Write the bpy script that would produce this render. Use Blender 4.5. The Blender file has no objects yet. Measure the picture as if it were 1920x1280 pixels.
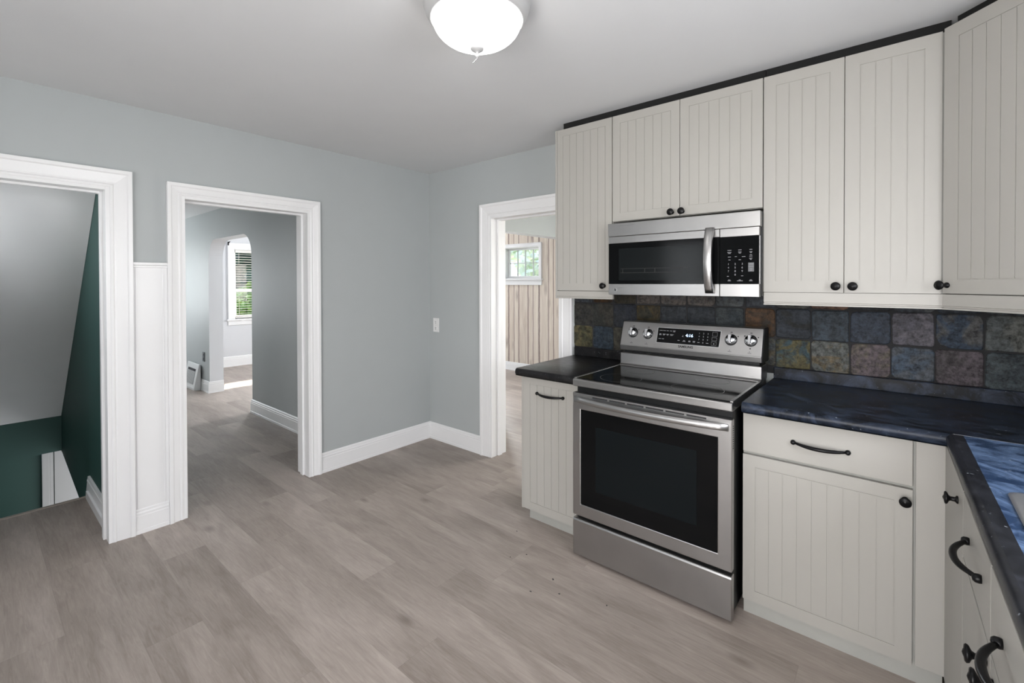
import bpy, bmesh, math, random
from mathutils import Vector, Matrix
random.seed(7)
SC = bpy.context.scene
COL = SC.collection
R = math.radians

# ------------------------------------------------------------------ camera
cam_d = bpy.data.cameras.new('camera')
cam = bpy.data.objects.new('camera', cam_d)
COL.objects.link(cam)
SC.camera = cam
F_PX, CY = 860.54, 538.17
YAW, PITCH, ROLL = R(40.119), R(-0.569), R(-0.129)
fw = Vector((-math.sin(YAW) * math.cos(PITCH), math.cos(YAW) * math.cos(PITCH), math.sin(PITCH)))
rt = Vector((math.cos(YAW), math.sin(YAW), 0.0))
up = rt.cross(fw)
r2 = rt * math.cos(ROLL) + up * math.sin(ROLL)
u2 = -rt * math.sin(ROLL) + up * math.cos(ROLL)
m = Matrix((r2, u2, -fw)).transposed().to_4x4()
m.translation = Vector((3.2645, -2.7094, 1.4053))
cam.matrix_world = m
cam_d.sensor_width = 36.0
cam_d.lens = F_PX * 36.0 / 1920.0
cam_d.shift_y = (CY - 640.0) / 1920.0
cam_d.clip_start = 0.02
cam_d.clip_end = 200.0

# ------------------------------------------------------------------ world, sun, daylight at the windows, exposure
SC.view_settings.view_transform = 'Standard'
SC.view_settings.look = 'None'
SC.view_settings.gamma = 1.0
SC.view_settings.use_curve_mapping = False
SC.view_settings.exposure = 0.33

W = bpy.data.worlds.new('world')
SC.world = W
W.use_nodes = True
nt = W.node_tree
nt.nodes.clear()
wo = nt.nodes.new('ShaderNodeOutputWorld')
bg = nt.nodes.new('ShaderNodeBackground')
tc = nt.nodes.new('ShaderNodeTexCoord')
sx = nt.nodes.new('ShaderNodeSeparateXYZ')
cr = nt.nodes.new('ShaderNodeValToRGB')
cr.color_ramp.elements[0].position = 0.0
cr.color_ramp.elements[0].color = (0.95, 0.97, 1.0, 1)
cr.color_ramp.elements[1].position = 0.7
cr.color_ramp.elements[1].color = (0.45, 0.63, 1.0, 1)
nt.links.new(tc.outputs['Generated'], sx.inputs[0])
nt.links.new(sx.outputs['Z'], cr.inputs[0])
nt.links.new(cr.outputs[0], bg.inputs[0])
bg.inputs[1].default_value = 2.0
nt.links.new(bg.outputs[0], wo.inputs[0])

def sun_lamp(direction, strength, color):
    d = bpy.data.lights.new('sun', 'SUN')
    d.energy = strength
    d.color = color
    d.angle = R(0.6)
    o = bpy.data.objects.new('sun', d)
    COL.objects.link(o)
    o.rotation_euler = Vector(direction).to_track_quat('-Z', 'Y').to_euler()
sun_lamp((1.0, -1.1, -1.0), 16.0, (1.0, 0.95, 0.86))

def daylight(name, loc, direction, w, h, power, color):
    d = bpy.data.lights.new(name, 'AREA')
    d.shape = 'RECTANGLE'
    d.size = w
    d.size_y = h
    d.energy = power
    d.color = color
    o = bpy.data.objects.new(name, d)
    COL.objects.link(o)
    o.location = loc
    o.rotation_euler = Vector(direction).to_track_quat('-Z', 'Y').to_euler()
SKYB = (0.93, 0.965, 1.0)
daylight('daylight_sink_window', (4.55, -1.75, 1.75), (-1, 0, -0.12), 1.7, 1.4, 95.0, (0.96, 0.965, 1.0))
daylight('added_light_garden_door', (3.02, -4.75, 1.35), (0, 1, -0.08), 2.6, 2.5, 190.0, (1.0, 0.968, 0.945))  # light of an unseen door added behind the viewer to brighten the kitchen
daylight('daylight_south_window', (1.22, -4.0, 1.45), (0, 1, 0), 0.5, 0.9, 3.0, SKYB)
daylight('daylight_living_window', (-2.37, 3.02, 1.72), (0, -1, 0), 0.66, 0.46, 120.0, SKYB)
daylight('added_light_dining_window', (2.2, 3.02, 1.4), (0, -1, 0), 1.5, 1.2, 75.0, (1.0, 0.97, 0.93))  # light of an unseen window added to brighten the dining room
daylight('added_light_hall_window', (-5.42, -1.65, 1.4), (1, 0, 0), 0.6, 1.1, 26.0, SKYB)  # fills the hall from an added window out of view
daylight('daylight_front_window', (-5.42, 1.75, 1.65), (1, 0, 0), 1.1, 0.5, 62.0, SKYB)
daylight('added_light_stair_window', (-0.62, -3.08, 1.72), (0, 1, 0), 0.5, 0.6, 4.2, SKYB)  # light of an added unseen window, lifts the sloping stair ceiling

# ------------------------------------------------------------------ materials
def new_mat(name):
    mt = bpy.data.materials.new(name)
    mt.use_nodes = True
    n = mt.node_tree
    return mt, n, n.nodes['Principled BSDF']

def nd(n, t, **kw):
    x = n.nodes.new(t)
    for k, v in kw.items():
        setattr(x, k, v)
    return x

def rgb(c):
    return (c[0], c[1], c[2], 1.0)

def add_bump(n, b, height, strength=0.2, dist=0.002):
    bp = nd(n, 'ShaderNodeBump')
    bp.inputs['Strength'].default_value = strength
    bp.inputs['Distance'].default_value = dist
    n.links.new(height, bp.inputs['Height'])
    n.links.new(bp.outputs[0], b.inputs['Normal'])

def plain(name, c, rough=0.5, metal=0.0, var=0.04, scale=6.0, bump=0.0, bscale=120.0, spec=0.5):
    mt, n, b = new_mat(name)
    g = nd(n, 'ShaderNodeNewGeometry')
    no = nd(n, 'ShaderNodeTexNoise')
    no.inputs['Scale'].default_value = scale
    no.inputs['Detail'].default_value = 4.0
    n.links.new(g.outputs['Position'], no.inputs['Vector'])
    mx = nd(n, 'ShaderNodeMix', data_type='RGBA')
    mx.inputs['A'].default_value = rgb([max(0, v * (1 - var)) for v in c])
    mx.inputs['B'].default_value = rgb([min(1, v * (1 + var)) for v in c])
    n.links.new(no.outputs['Fac'], mx.inputs['Factor'])
    n.links.new(mx.outputs['Result'], b.inputs['Base Color'])
    b.inputs['Roughness'].default_value = rough
    b.inputs['Metallic'].default_value = metal
    b.inputs['Specular IOR Level'].default_value = spec
    if bump:
        n2 = nd(n, 'ShaderNodeTexNoise')
        n2.inputs['Scale'].default_value = bscale
        n2.inputs['Detail'].default_value = 3.0
        n.links.new(g.outputs['Position'], n2.inputs['Vector'])
        add_bump(n, b, n2.outputs['Fac'], bump, 0.0015)
    return mt

M = {}
M['wall'] = plain('blue_grey_wall_paint', (0.425, 0.45, 0.45), 0.55, bump=0.12, bscale=160, var=0.02)
M['hall_wall'] = M['wall']
M['living_wall'] = plain('pale_grey_wall_paint', (0.62, 0.63, 0.65), 0.6, bump=0.1, var=0.02)
M['ceiling'] = plain('white_ceiling_paint', (0.685, 0.69, 0.695), 0.8, bump=0.25, bscale=60, var=0.02)
M['trim'] = plain('white_gloss_trim_paint', (0.82, 0.82, 0.82), 0.32, bump=0.10, bscale=35, var=0.02)
M['cream'] = plain('cream_cabinet_foil', (0.348, 0.336, 0.308), 0.42, var=0.012)
M['cream_toe'] = plain('grey_cream_cabinet_carcass', (0.33, 0.33, 0.305), 0.5, var=0.05, scale=20)
M['gap'] = plain('gap_shadow_black', (0.004, 0.004, 0.004), 0.9)  # near black, painted shade for the gap above the wall cabinets
M['black_metal'] = plain('black_cabinet_hardware', (0.004, 0.004, 0.0045), 0.36, var=0.1, spec=0.22)
M['black'] = plain('black_enamel', (0.005, 0.0055, 0.006), 0.4, var=0.1, spec=0.25)
M['black_matte'] = plain('black_plastic', (0.01, 0.01, 0.011), 0.6, var=0.1)
M['green'] = plain('dark_green_wall_paint', (0.016, 0.062, 0.052), 0.6, bump=0.1, var=0.05)
M['stair_ceiling'] = plain('stair_ceiling_paint', (0.80, 0.80, 0.80), 0.6, bump=0.15, bscale=30, var=0.03)
M['white_plastic'] = plain('white_plastic', (0.78, 0.78, 0.77), 0.35, var=0.01)
M['register'] = plain('white_register_enamel', (0.72, 0.73, 0.73), 0.4, var=0.02)
M['slot'] = plain('dark_slot', (0.03, 0.03, 0.035), 0.7)
M['blind'] = plain('white_blind_slat', (0.72, 0.70, 0.67), 0.5, var=0.02)
M['chrome'] = plain('polished_chrome', (0.75, 0.76, 0.78), 0.12, metal=1.0, var=0.02)
M['nickel'] = plain('brushed_nickel_rim', (0.52, 0.52, 0.52), 0.4, metal=0.35, var=0.02)
M['grey_text'] = plain('pale_grey_print', (0.26, 0.26, 0.275), 0.6, var=0.02)
M['dark_text'] = plain('dark_grey_print', (0.008, 0.008, 0.009), 0.5, var=0.02)
M['house'] = plain('pale_siding', (0.6, 0.66, 0.74), 0.7, var=0.03)
M['trunk'] = plain('tree_bark', (0.16, 0.14, 0.12), 0.9, var=0.3, scale=30)
M['concrete'] = plain('basement_floor', (0.12, 0.12, 0.12), 0.8)
M['thread'] = plain('stair_tread_wood', (0.17, 0.13, 0.10), 0.5, var=0.15, scale=12)
M['roof'] = plain('exterior_roof', (0.1, 0.1, 0.11), 0.9)

def emit(name, c, s):
    mt, n, b = new_mat(name)
    b.inputs['Base Color'].default_value = rgb((0.8, 0.8, 0.8))
    b.inputs['Emission Color'].default_value = rgb(c)
    b.inputs['Emission Strength'].default_value = s
    b.inputs['Roughness'].default_value = 0.3
    return mt
M['lamp_glass'] = emit('frosted_lamp_glass', (1.0, 0.985, 0.96), 5.5)
M['digits'] = emit('blue_clock_digits', (0.35, 0.65, 1.0), 2.2)

def stainless():
    mt, n, b = new_mat('brushed_stainless')
    tcn = nd(n, 'ShaderNodeNewGeometry')
    mp = nd(n, 'ShaderNodeMapping')
    mp.inputs['Scale'].default_value = (3.0, 3.0, 400.0)
    n.links.new(tcn.outputs['Position'], mp.inputs['Vector'])
    no = nd(n, 'ShaderNodeTexNoise')
    no.inputs['Scale'].default_value = 1.0
    no.inputs['Detail'].default_value = 3.0
    n.links.new(mp.outputs[0], no.inputs['Vector'])
    mr = nd(n, 'ShaderNodeMapRange')
    mr.inputs['To Min'].default_value = 0.24
    mr.inputs['To Max'].default_value = 0.38
    n.links.new(no.outputs['Fac'], mr.inputs['Value'])
    n.links.new(mr.outputs[0], b.inputs['Roughness'])
    n3 = nd(n, 'ShaderNodeTexNoise')
    n3.inputs['Scale'].default_value = 7.0
    n3.inputs['Detail'].default_value = 5.0
    n.links.new(tcn.outputs['Position'], n3.inputs['Vector'])
    mx = nd(n, 'ShaderNodeMix', data_type='RGBA')
    mx.inputs['A'].default_value = (0.36, 0.355, 0.35, 1)
    mx.inputs['B'].default_value = (0.45, 0.445, 0.44, 1)
    n.links.new(n3.outputs['Fac'], mx.inputs['Factor'])
    n.links.new(mx.outputs['Result'], b.inputs['Base Color'])
    b.inputs['Metallic'].default_value = 1.0
    add_bump(n, b, no.outputs['Fac'], 0.06, 0.0006)
    return mt
M['steel'] = stainless()

def dark_glass(name, c=(0.006, 0.007, 0.008), rough=0.06):
    mt, n, b = new_mat(name)
    g = nd(n, 'ShaderNodeNewGeometry')
    no = nd(n, 'ShaderNodeTexNoise')
    no.inputs['Scale'].default_value = 9.0
    no.inputs['Detail'].default_value = 6.0
    n.links.new(g.outputs['Position'], no.inputs['Vector'])
    mr = nd(n, 'ShaderNodeMapRange')
    mr.inputs['To Min'].default_value = rough
    mr.inputs['To Max'].default_value = rough + 0.08
    n.links.new(no.outputs['Fac'], mr.inputs['Value'])
    n.links.new(mr.outputs[0], b.inputs['Roughness'])
    b.inputs['Base Color'].default_value = rgb(c)
    b.inputs['Specular IOR Level'].default_value = 0.16
    return mt
M['dark_glass'] = dark_glass('black_appliance_glass', (0.003, 0.0033, 0.0036), 0.05)
M['door_window'] = dark_glass('tinted_door_glass', (0.0042, 0.006, 0.0068), 0.05)
M['mesh_window'] = dark_glass('microwave_mesh_glass', (0.0075, 0.009, 0.0095), 0.10)

def pane():
    mt, n, b = new_mat('window_pane_glass')
    n.nodes.remove(b)
    o = n.nodes['Material Output']
    t = nd(n, 'ShaderNodeBsdfTransparent')
    t.inputs[0].default_value = (0.95, 0.95, 0.95, 1)
    g = nd(n, 'ShaderNodeBsdfGlossy')
    g.inputs['Roughness'].default_value = 0.02
    fr = nd(n, 'ShaderNodeFresnel')
    fr.inputs[0].default_value = 1.35
    mx = nd(n, 'ShaderNodeMixShader')
    ge = nd(n, 'ShaderNodeNewGeometry')
    fm = nd(n, 'ShaderNodeMath', operation='MULTIPLY_ADD')
    n.links.new(ge.outputs['Backfacing'], fm.inputs[0])
    fm.inputs[1].default_value = -1.0
    fm.inputs[2].default_value = 1.0
    f2 = nd(n, 'ShaderNodeMath', operation='MULTIPLY')
    n.links.new(fr.outputs[0], f2.inputs[0])
    n.links.new(fm.outputs[0], f2.inputs[1])
    n.links.new(f2.outputs[0], mx.inputs[0])
    n.links.new(t.outputs[0], mx.inputs[1])
    n.links.new(g.outputs[0], mx.inputs[2])
    n.links.new(mx.outputs[0], o.inputs[0])
    return mt
M['pane'] = pane()

def math_node(n, op, a, b=None):
    x = nd(n, 'ShaderNodeMath', operation=op)
    for i, v in enumerate((a, b)):
        if v is None:
            continue
        if isinstance(v, (int, float)):
            x.inputs[i].default_value = v
        else:
            n.links.new(v, x.inputs[i])
    return x.outputs[0]

def floor_mat():
    mt, n, b = new_mat('grey_oak_vinyl_planks')
    g = nd(n, 'ShaderNodeNewGeometry')
    s = nd(n, 'ShaderNodeSeparateXYZ')
    n.links.new(g.outputs['Position'], s.inputs[0])
    WID, LEN = 0.19, 1.22
    ry = math_node(n, 'DIVIDE', s.outputs['Y'], WID)
    row = math_node(n, 'FLOOR', ry)
    fy = math_node(n, 'FRACT', ry)
    wn = nd(n, 'ShaderNodeTexWhiteNoise', noise_dimensions='1D')
    n.links.new(row, wn.inputs['W'])
    rx = math_node(n, 'ADD', math_node(n, 'DIVIDE', s.outputs['X'], LEN), wn.outputs['Value'])
    col = math_node(n, 'FLOOR', rx)
    fx = math_node(n, 'FRACT', rx)
    cb = nd(n, 'ShaderNodeCombineXYZ')
    n.links.new(row, cb.inputs[0])
    n.links.new(col, cb.inputs[1])
    w2 = nd(n, 'ShaderNodeTexWhiteNoise', noise_dimensions='3D')
    n.links.new(cb.outputs[0], w2.inputs['Vector'])
    # grain coordinates shifted per plank
    off = nd(n, 'ShaderNodeVectorMath', operation='SCALE')
    n.links.new(w2.outputs['Color'], off.inputs[0])
    off.inputs['Scale'].default_value = 30.0
    ad = nd(n, 'ShaderNodeVectorMath', operation='ADD')
    n.links.new(g.outputs['Position'], ad.inputs[0])
    n.links.new(off.outputs[0], ad.inputs[1])
    mp = nd(n, 'ShaderNodeMapping')
    mp.inputs['Scale'].default_value = (1.5, 6.0, 1.0)
    n.links.new(ad.outputs[0], mp.inputs['Vector'])
    big = nd(n, 'ShaderNodeTexNoise')
    big.inputs['Scale'].default_value = 1.5
    big.inputs['Detail'].default_value = 5.0
    big.inputs['Distortion'].default_value = 0.7
    n.links.new(mp.outputs[0], big.inputs['Vector'])
    mp2 = nd(n, 'ShaderNodeMapping')
    mp2.inputs['Scale'].default_value = (7.0, 75.0, 1.0)
    n.links.new(ad.outputs[0], mp2.inputs['Vector'])
    fine = nd(n, 'ShaderNodeTexNoise')
    fine.inputs['Scale'].default_value = 1.0
    fine.inputs['Detail'].default_value = 9.0
    fine.inputs['Roughness'].default_value = 0.66
    fine.inputs['Distortion'].default_value = 1.2
    n.links.new(mp2.outputs[0], fine.inputs['Vector'])
    # knots
    mp3 = nd(n, 'ShaderNodeMapping')
    mp3.inputs['Scale'].default_value = (2.2, 5.2, 1.0)
    n.links.new(ad.outputs[0], mp3.inputs['Vector'])
    vo = nd(n, 'ShaderNodeTexVoronoi')
    vo.inputs['Scale'].default_value = 0.9
    n.links.new(mp3.outputs[0], vo.inputs['Vector'])
    kn = nd(n, 'ShaderNodeMapRange')
    kn.inputs['From Min'].default_value = 0.02
    kn.inputs['From Max'].default_value = 0.13
    kn.inputs['To Min'].default_value = 1.0
    kn.inputs['To Max'].default_value = 0.0
    n.links.new(vo.outputs['Distance'], kn.inputs['Value'])
    knr = math_node(n, 'MULTIPLY', kn.outputs[0], math_node(n, 'GREATER_THAN', w2.outputs['Value'], 0.35))
    ramp = nd(n, 'ShaderNodeValToRGB')
    e = ramp.color_ramp.elements
    e[0].position = 0.34
    e[0].color = (0.235, 0.196, 0.170, 1)
    e[1].position = 0.68
    e[1].color = (0.440, 0.380, 0.338, 1)
    tone = math_node(n, 'ADD', math_node(n, 'MULTIPLY', big.outputs['Fac'], 0.42),
                     math_node(n, 'ADD', math_node(n, 'MULTIPLY', w2.outputs['Value'], 0.17), math_node(n, 'MULTIPLY', fine.outputs['Fac'], 0.42)))
    n.links.new(tone, ramp.inputs[0])
    mk = nd(n, 'ShaderNodeMix', data_type='RGBA')
    mk.inputs['B'].default_value = (0.13, 0.105, 0.09, 1)
    n.links.new(ramp.outputs[0], mk.inputs['A'])
    n.links.new(math_node(n, 'MULTIPLY', knr, 0.6), mk.inputs['Factor'])
    # joints
    ey = math_node(n, 'MINIMUM', fy, math_node(n, 'SUBTRACT', 1.0, fy))
    ex = math_node(n, 'MINIMUM', fx, math_node(n, 'SUBTRACT', 1.0, fx))
    jy = math_node(n, 'LESS_THAN', math_node(n, 'MULTIPLY', ey, WID), 0.0009)
    jx = math_node(n, 'LESS_THAN', math_node(n, 'MULTIPLY', ex, LEN), 0.0010)
    j = math_node(n, 'MAXIMUM', jy, jx)
    mj = nd(n, 'ShaderNodeMix', data_type='RGBA')
    mj.inputs['B'].default_value = (0.17, 0.145, 0.13, 1)
    n.links.new(mk.outputs['Result'], mj.inputs['A'])
    n.links.new(math_node(n, 'MULTIPLY', j, 0.28), mj.inputs['Factor'])
    n.links.new(mj.outputs['Result'], b.inputs['Base Color'])
    b.inputs['Roughness'].default_value = 0.42
    b.inputs['Specular IOR Level'].default_value = 0.35
    add_bump(n, b, math_node(n, 'SUBTRACT', fine.outputs['Fac'], math_node(n, 'MULTIPLY', j, 1.0)), 0.15, 0.001)
    return mt
M['floor'] = floor_mat()

def slate_mat():
    mt, n, b = new_mat('multicolour_slate_tile')
    at = nd(n, 'ShaderNodeVertexColor')
    at.layer_name = 'tint'
    at2 = nd(n, 'ShaderNodeVertexColor')
    at2.layer_name = 'tint_b'
    g = nd(n, 'ShaderNodeNewGeometry')
    no = nd(n, 'ShaderNodeTexNoise')
    no.inputs['Scale'].default_value = 9.0
    no.inputs['Detail'].default_value = 7.0
    no.inputs['Roughness'].default_value = 0.62
    no.inputs['Distortion'].default_value = 0.8
    n.links.new(g.outputs['Position'], no.inputs['Vector'])
    mr = nd(n, 'ShaderNodeMapRange')
    mr.inputs['From Min'].default_value = 0.47
    mr.inputs['From Max'].default_value = 0.56
    n.links.new(no.outputs['Fac'], mr.inputs['Value'])
    mx = nd(n, 'ShaderNodeMix', data_type='RGBA')
    n.links.new(mr.outputs[0], mx.inputs['Factor'])
    n.links.new(at.outputs['Color'], mx.inputs['A'])
    n.links.new(at2.outputs['Color'], mx.inputs['B'])
    n2 = nd(n, 'ShaderNodeTexNoise')
    n2.inputs['Scale'].default_value = 55.0
    n2.inputs['Detail'].default_value = 8.0
    n2.inputs['Roughness'].default_value = 0.7
    n.links.new(g.outputs['Position'], n2.inputs['Vector'])
    m2 = nd(n, 'ShaderNodeMapRange')
    m2.inputs['From Min'].default_value = 0.3
    m2.inputs['From Max'].default_value = 0.62
    m2.inputs['To Min'].default_value = 0.05
    m2.inputs['To Max'].default_value = 1.6
    n.links.new(n2.outputs['Fac'], m2.inputs['Value'])
    mm = nd(n, 'ShaderNodeVectorMath', operation='SCALE')
    n.links.new(mx.outputs['Result'], mm.inputs[0])
    n.links.new(m2.outputs[0], mm.inputs['Scale'])
    n.links.new(mm.outputs[0], b.inputs['Base Color'])
    b.inputs['Roughness'].default_value = 0.34
    b.inputs['Specular IOR Level'].default_value = 0.2
    h = math_node(n, 'ADD', no.outputs['Fac'], math_node(n, 'MULTIPLY', n2.outputs['Fac'], 0.5))
    add_bump(n, b, h, 0.8, 0.010)
    return mt
M['slate'] = slate_mat()
M['grout'] = plain('dark_grey_grout', (0.032, 0.032, 0.033), 0.9, bump=0.3, bscale=90, var=0.2, scale=20, spec=0.1)

def counter_mat(name, base, dusty):
    mt, n, b = new_mat(name)
    g = nd(n, 'ShaderNodeNewGeometry')
    mp = nd(n, 'ShaderNodeMapping')
    mp.inputs['Rotation'].default_value = (0, 0, R(25))
    mp.inputs['Scale'].default_value = (2.8, 4.2, 3.0)
    n.links.new(g.outputs['Position'], mp.inputs['Vector'])
    no = nd(n, 'ShaderNodeTexNoise')
    no.inputs['Scale'].default_value = 2.2
    no.inputs['Detail'].default_value = 9.0
    no.inputs['Roughness'].default_value = 0.66
    no.inputs['Distortion'].default_value = 2.2
    n.links.new(mp.outputs[0], no.inputs['Vector'])
    ra = nd(n, 'ShaderNodeValToRGB')
    e = ra.color_ramp.elements
    e[0].position = 0.42
    e[0].color = rgb(base)
    e[1].position = 0.72
    e[1].color = rgb(dusty)
    n.links.new(no.outputs['Fac'], ra.inputs[0])
    sp = nd(n, 'ShaderNodeTexNoise')
    sp.inputs['Scale'].default_value = 95.0
    sp.inputs['Detail'].default_value = 2.0
    n.links.new(g.outputs['Position'], sp.inputs['Vector'])
    sm = nd(n, 'ShaderNodeMapRange')
    sm.inputs['From Min'].default_value = 0.70
    sm.inputs['From Max'].default_value = 0.76
    n.links.new(sp.outputs['Fac'], sm.inputs['Value'])
    mx = nd(n, 'ShaderNodeMix', data_type='RGBA')
    n.links.new(ra.outputs[0], mx.inputs['A'])
    mx.inputs['B'].default_value = (0.35, 0.38, 0.42, 1)
    n.links.new(math_node(n, 'MULTIPLY', sm.outputs[0], 0.6), mx.inputs['Factor'])
    n.links.new(mx.outputs['Result'], b.inputs['Base Color'])
    mr = nd(n, 'ShaderNodeMapRange')
    b.inputs['Specular IOR Level'].default_value = 0.2
    mr.inputs['To Min'].default_value = 0.20
    mr.inputs['To Max'].default_value = 0.48
    n.links.new(no.outputs['Fac'], mr.inputs['Value'])
    n.links.new(mr.outputs[0], b.inputs['Roughness'])
    add_bump(n, b, no.outputs['Fac'], 0.12, 0.003)
    return mt
M['counter'] = counter_mat('scuffed_black_laminate', (0.0026, 0.0038, 0.0065), (0.042, 0.058, 0.095))
M['counter_left'] = counter_mat('black_laminate', (0.008, 0.008, 0.009), (0.022, 0.021, 0.021))
M['counter_blue'] = counter_mat('scuffed_blue_black_laminate', (0.018, 0.038, 0.085), (0.17, 0.26, 0.43))
M['counter_edge'] = counter_mat('black_laminate_edge', (0.009, 0.010, 0.013), (0.03, 0.032, 0.04))

M['seam'] = plain('pale_joint_strip', (0.22, 0.23, 0.25), 0.5, var=0.3, scale=40)

def wallpaper():
    mt, n, b = new_mat('whitewashed_plank_wallpaper')
    g = nd(n, 'ShaderNodeNewGeometry')
    s = nd(n, 'ShaderNodeSeparateXYZ')
    n.links.new(g.outputs['Position'], s.inputs[0])
    # plank edges of uneven width: warp x first
    q = math_node(n, 'MULTIPLY', s.outputs['X'], 7.6)
    wq = math_node(n, 'ADD', q, math_node(n, 'MULTIPLY', math_node(n, 'SINE', math_node(n, 'MULTIPLY', q, 2.3)), 0.22))
    wav = nd(n, 'ShaderNodeTexNoise')
    wav.inputs['Scale'].default_value = 9.0
    wav.inputs['Detail'].default_value = 3.0
    n.links.new(g.outputs['Position'], wav.inputs['Vector'])
    wq2 = math_node(n, 'ADD', wq, math_node(n, 'MULTIPLY', wav.outputs['Fac'], 0.10))
    fr = math_node(n, 'FRACT', wq2)
    row = math_node(n, 'FLOOR', wq2)
    ed = math_node(n, 'MINIMUM', fr, math_node(n, 'SUBTRACT', 1.0, fr))
    ln = nd(n, 'ShaderNodeMapRange')
    ln.inputs['From Min'].default_value = 0.015
    ln.inputs['From Max'].default_value = 0.11
    ln.inputs['To Min'].default_value = 1.0
    ln.inputs['To Max'].default_value = 0.0
    n.links.new(ed, ln.inputs['Value'])
    wn = nd(n, 'ShaderNodeTexWhiteNoise', noise_dimensions='1D')
    n.links.new(row, wn.inputs['W'])
    mp = nd(n, 'ShaderNodeMapping')
    mp.inputs['Scale'].default_value = (45.0, 1.0, 2.0)
    n.links.new(g.outputs['Position'], mp.inputs['Vector'])
    gr = nd(n, 'ShaderNodeTexNoise')
    gr.inputs['Scale'].default_value = 1.2
    gr.inputs['Detail'].default_value = 6.0
    gr.inputs['Distortion'].default_value = 0.6
    n.links.new(mp.outputs[0], gr.inputs['Vector'])
    ra = nd(n, 'ShaderNodeValToRGB')
    e = ra.color_ramp.elements
    e[0].position = 0.2
    e[0].color = (0.50, 0.41, 0.34, 1)
    e[1].position = 0.62
    e[1].color = (0.74, 0.67, 0.58, 1)
    n.links.new(math_node(n, 'ADD', math_node(n, 'MULTIPLY', gr.outputs['Fac'], 0.7), math_node(n, 'MULTIPLY', wn.outputs['Value'], 0.22)), ra.inputs[0])
    mp2 = nd(n, 'ShaderNodeMapping')
    mp2.inputs['Scale'].default_value = (7.6, 1.0, 2.6)
    n.links.new(g.outputs['Position'], mp2.inputs['Vector'])
    vo = nd(n, 'ShaderNodeTexVoronoi')
    vo.inputs['Scale'].default_value = 0.8
    n.links.new(mp2.outputs[0], vo.inputs['Vector'])
    kn = nd(n, 'ShaderNodeMapRange')
    kn.inputs['From Min'].default_value = 0.04
    kn.inputs['From Max'].default_value = 0.30
    kn.inputs['To Min'].default_value = 0.9
    kn.inputs['To Max'].default_value = 0.0
    n.links.new(vo.outputs['Distance'], kn.inputs['Value'])
    gk = math_node(n, 'MULTIPLY', kn.outputs[0], math_node(n, 'GREATER_THAN', gr.outputs['Fac'], 0.46))
    mx = nd(n, 'ShaderNodeMix', data_type='RGBA')
    n.links.new(ra.outputs[0], mx.inputs['A'])
    mx.inputs['B'].default_value = (0.17, 0.115, 0.105, 1)
    n.links.new(math_node(n, 'MAXIMUM', math_node(n, 'MULTIPLY', ln.outputs[0], 0.95), gk), mx.inputs['Factor'])
    n.links.new(mx.outputs['Result'], b.inputs['Base Color'])
    b.inputs['Roughness'].default_value = 0.7
    return mt
M['wallpaper'] = wallpaper()

def leafy(name, dark, light):
    mt, n, b = new_mat(name)
    oi = nd(n, 'ShaderNodeNewGeometry')
    ra = nd(n, 'ShaderNodeValToRGB')
    ra.color_ramp.elements[0].color = rgb(dark)
    ra.color_ramp.elements[1].color = rgb(light)
    n.links.new(oi.outputs['Random Per Island'], ra.inputs[0])
    n.links.new(ra.outputs[0], b.inputs['Base Color'])
    b.inputs['Roughness'].default_value = 0.6
    return mt
M['leaf_dark'] = leafy('dark_leaves', (0.006, 0.03, 0.026), (0.025, 0.075, 0.05))
M['leaf_light'] = leafy('bright_leaves', (0.09, 0.2, 0.05), (0.3, 0.42, 0.12))
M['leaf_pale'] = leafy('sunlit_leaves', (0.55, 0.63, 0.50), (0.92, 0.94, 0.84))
M['lawn'] = plain('lawn_grass', (0.16, 0.24, 0.09), 0.9, var=0.3, scale=3)

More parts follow.
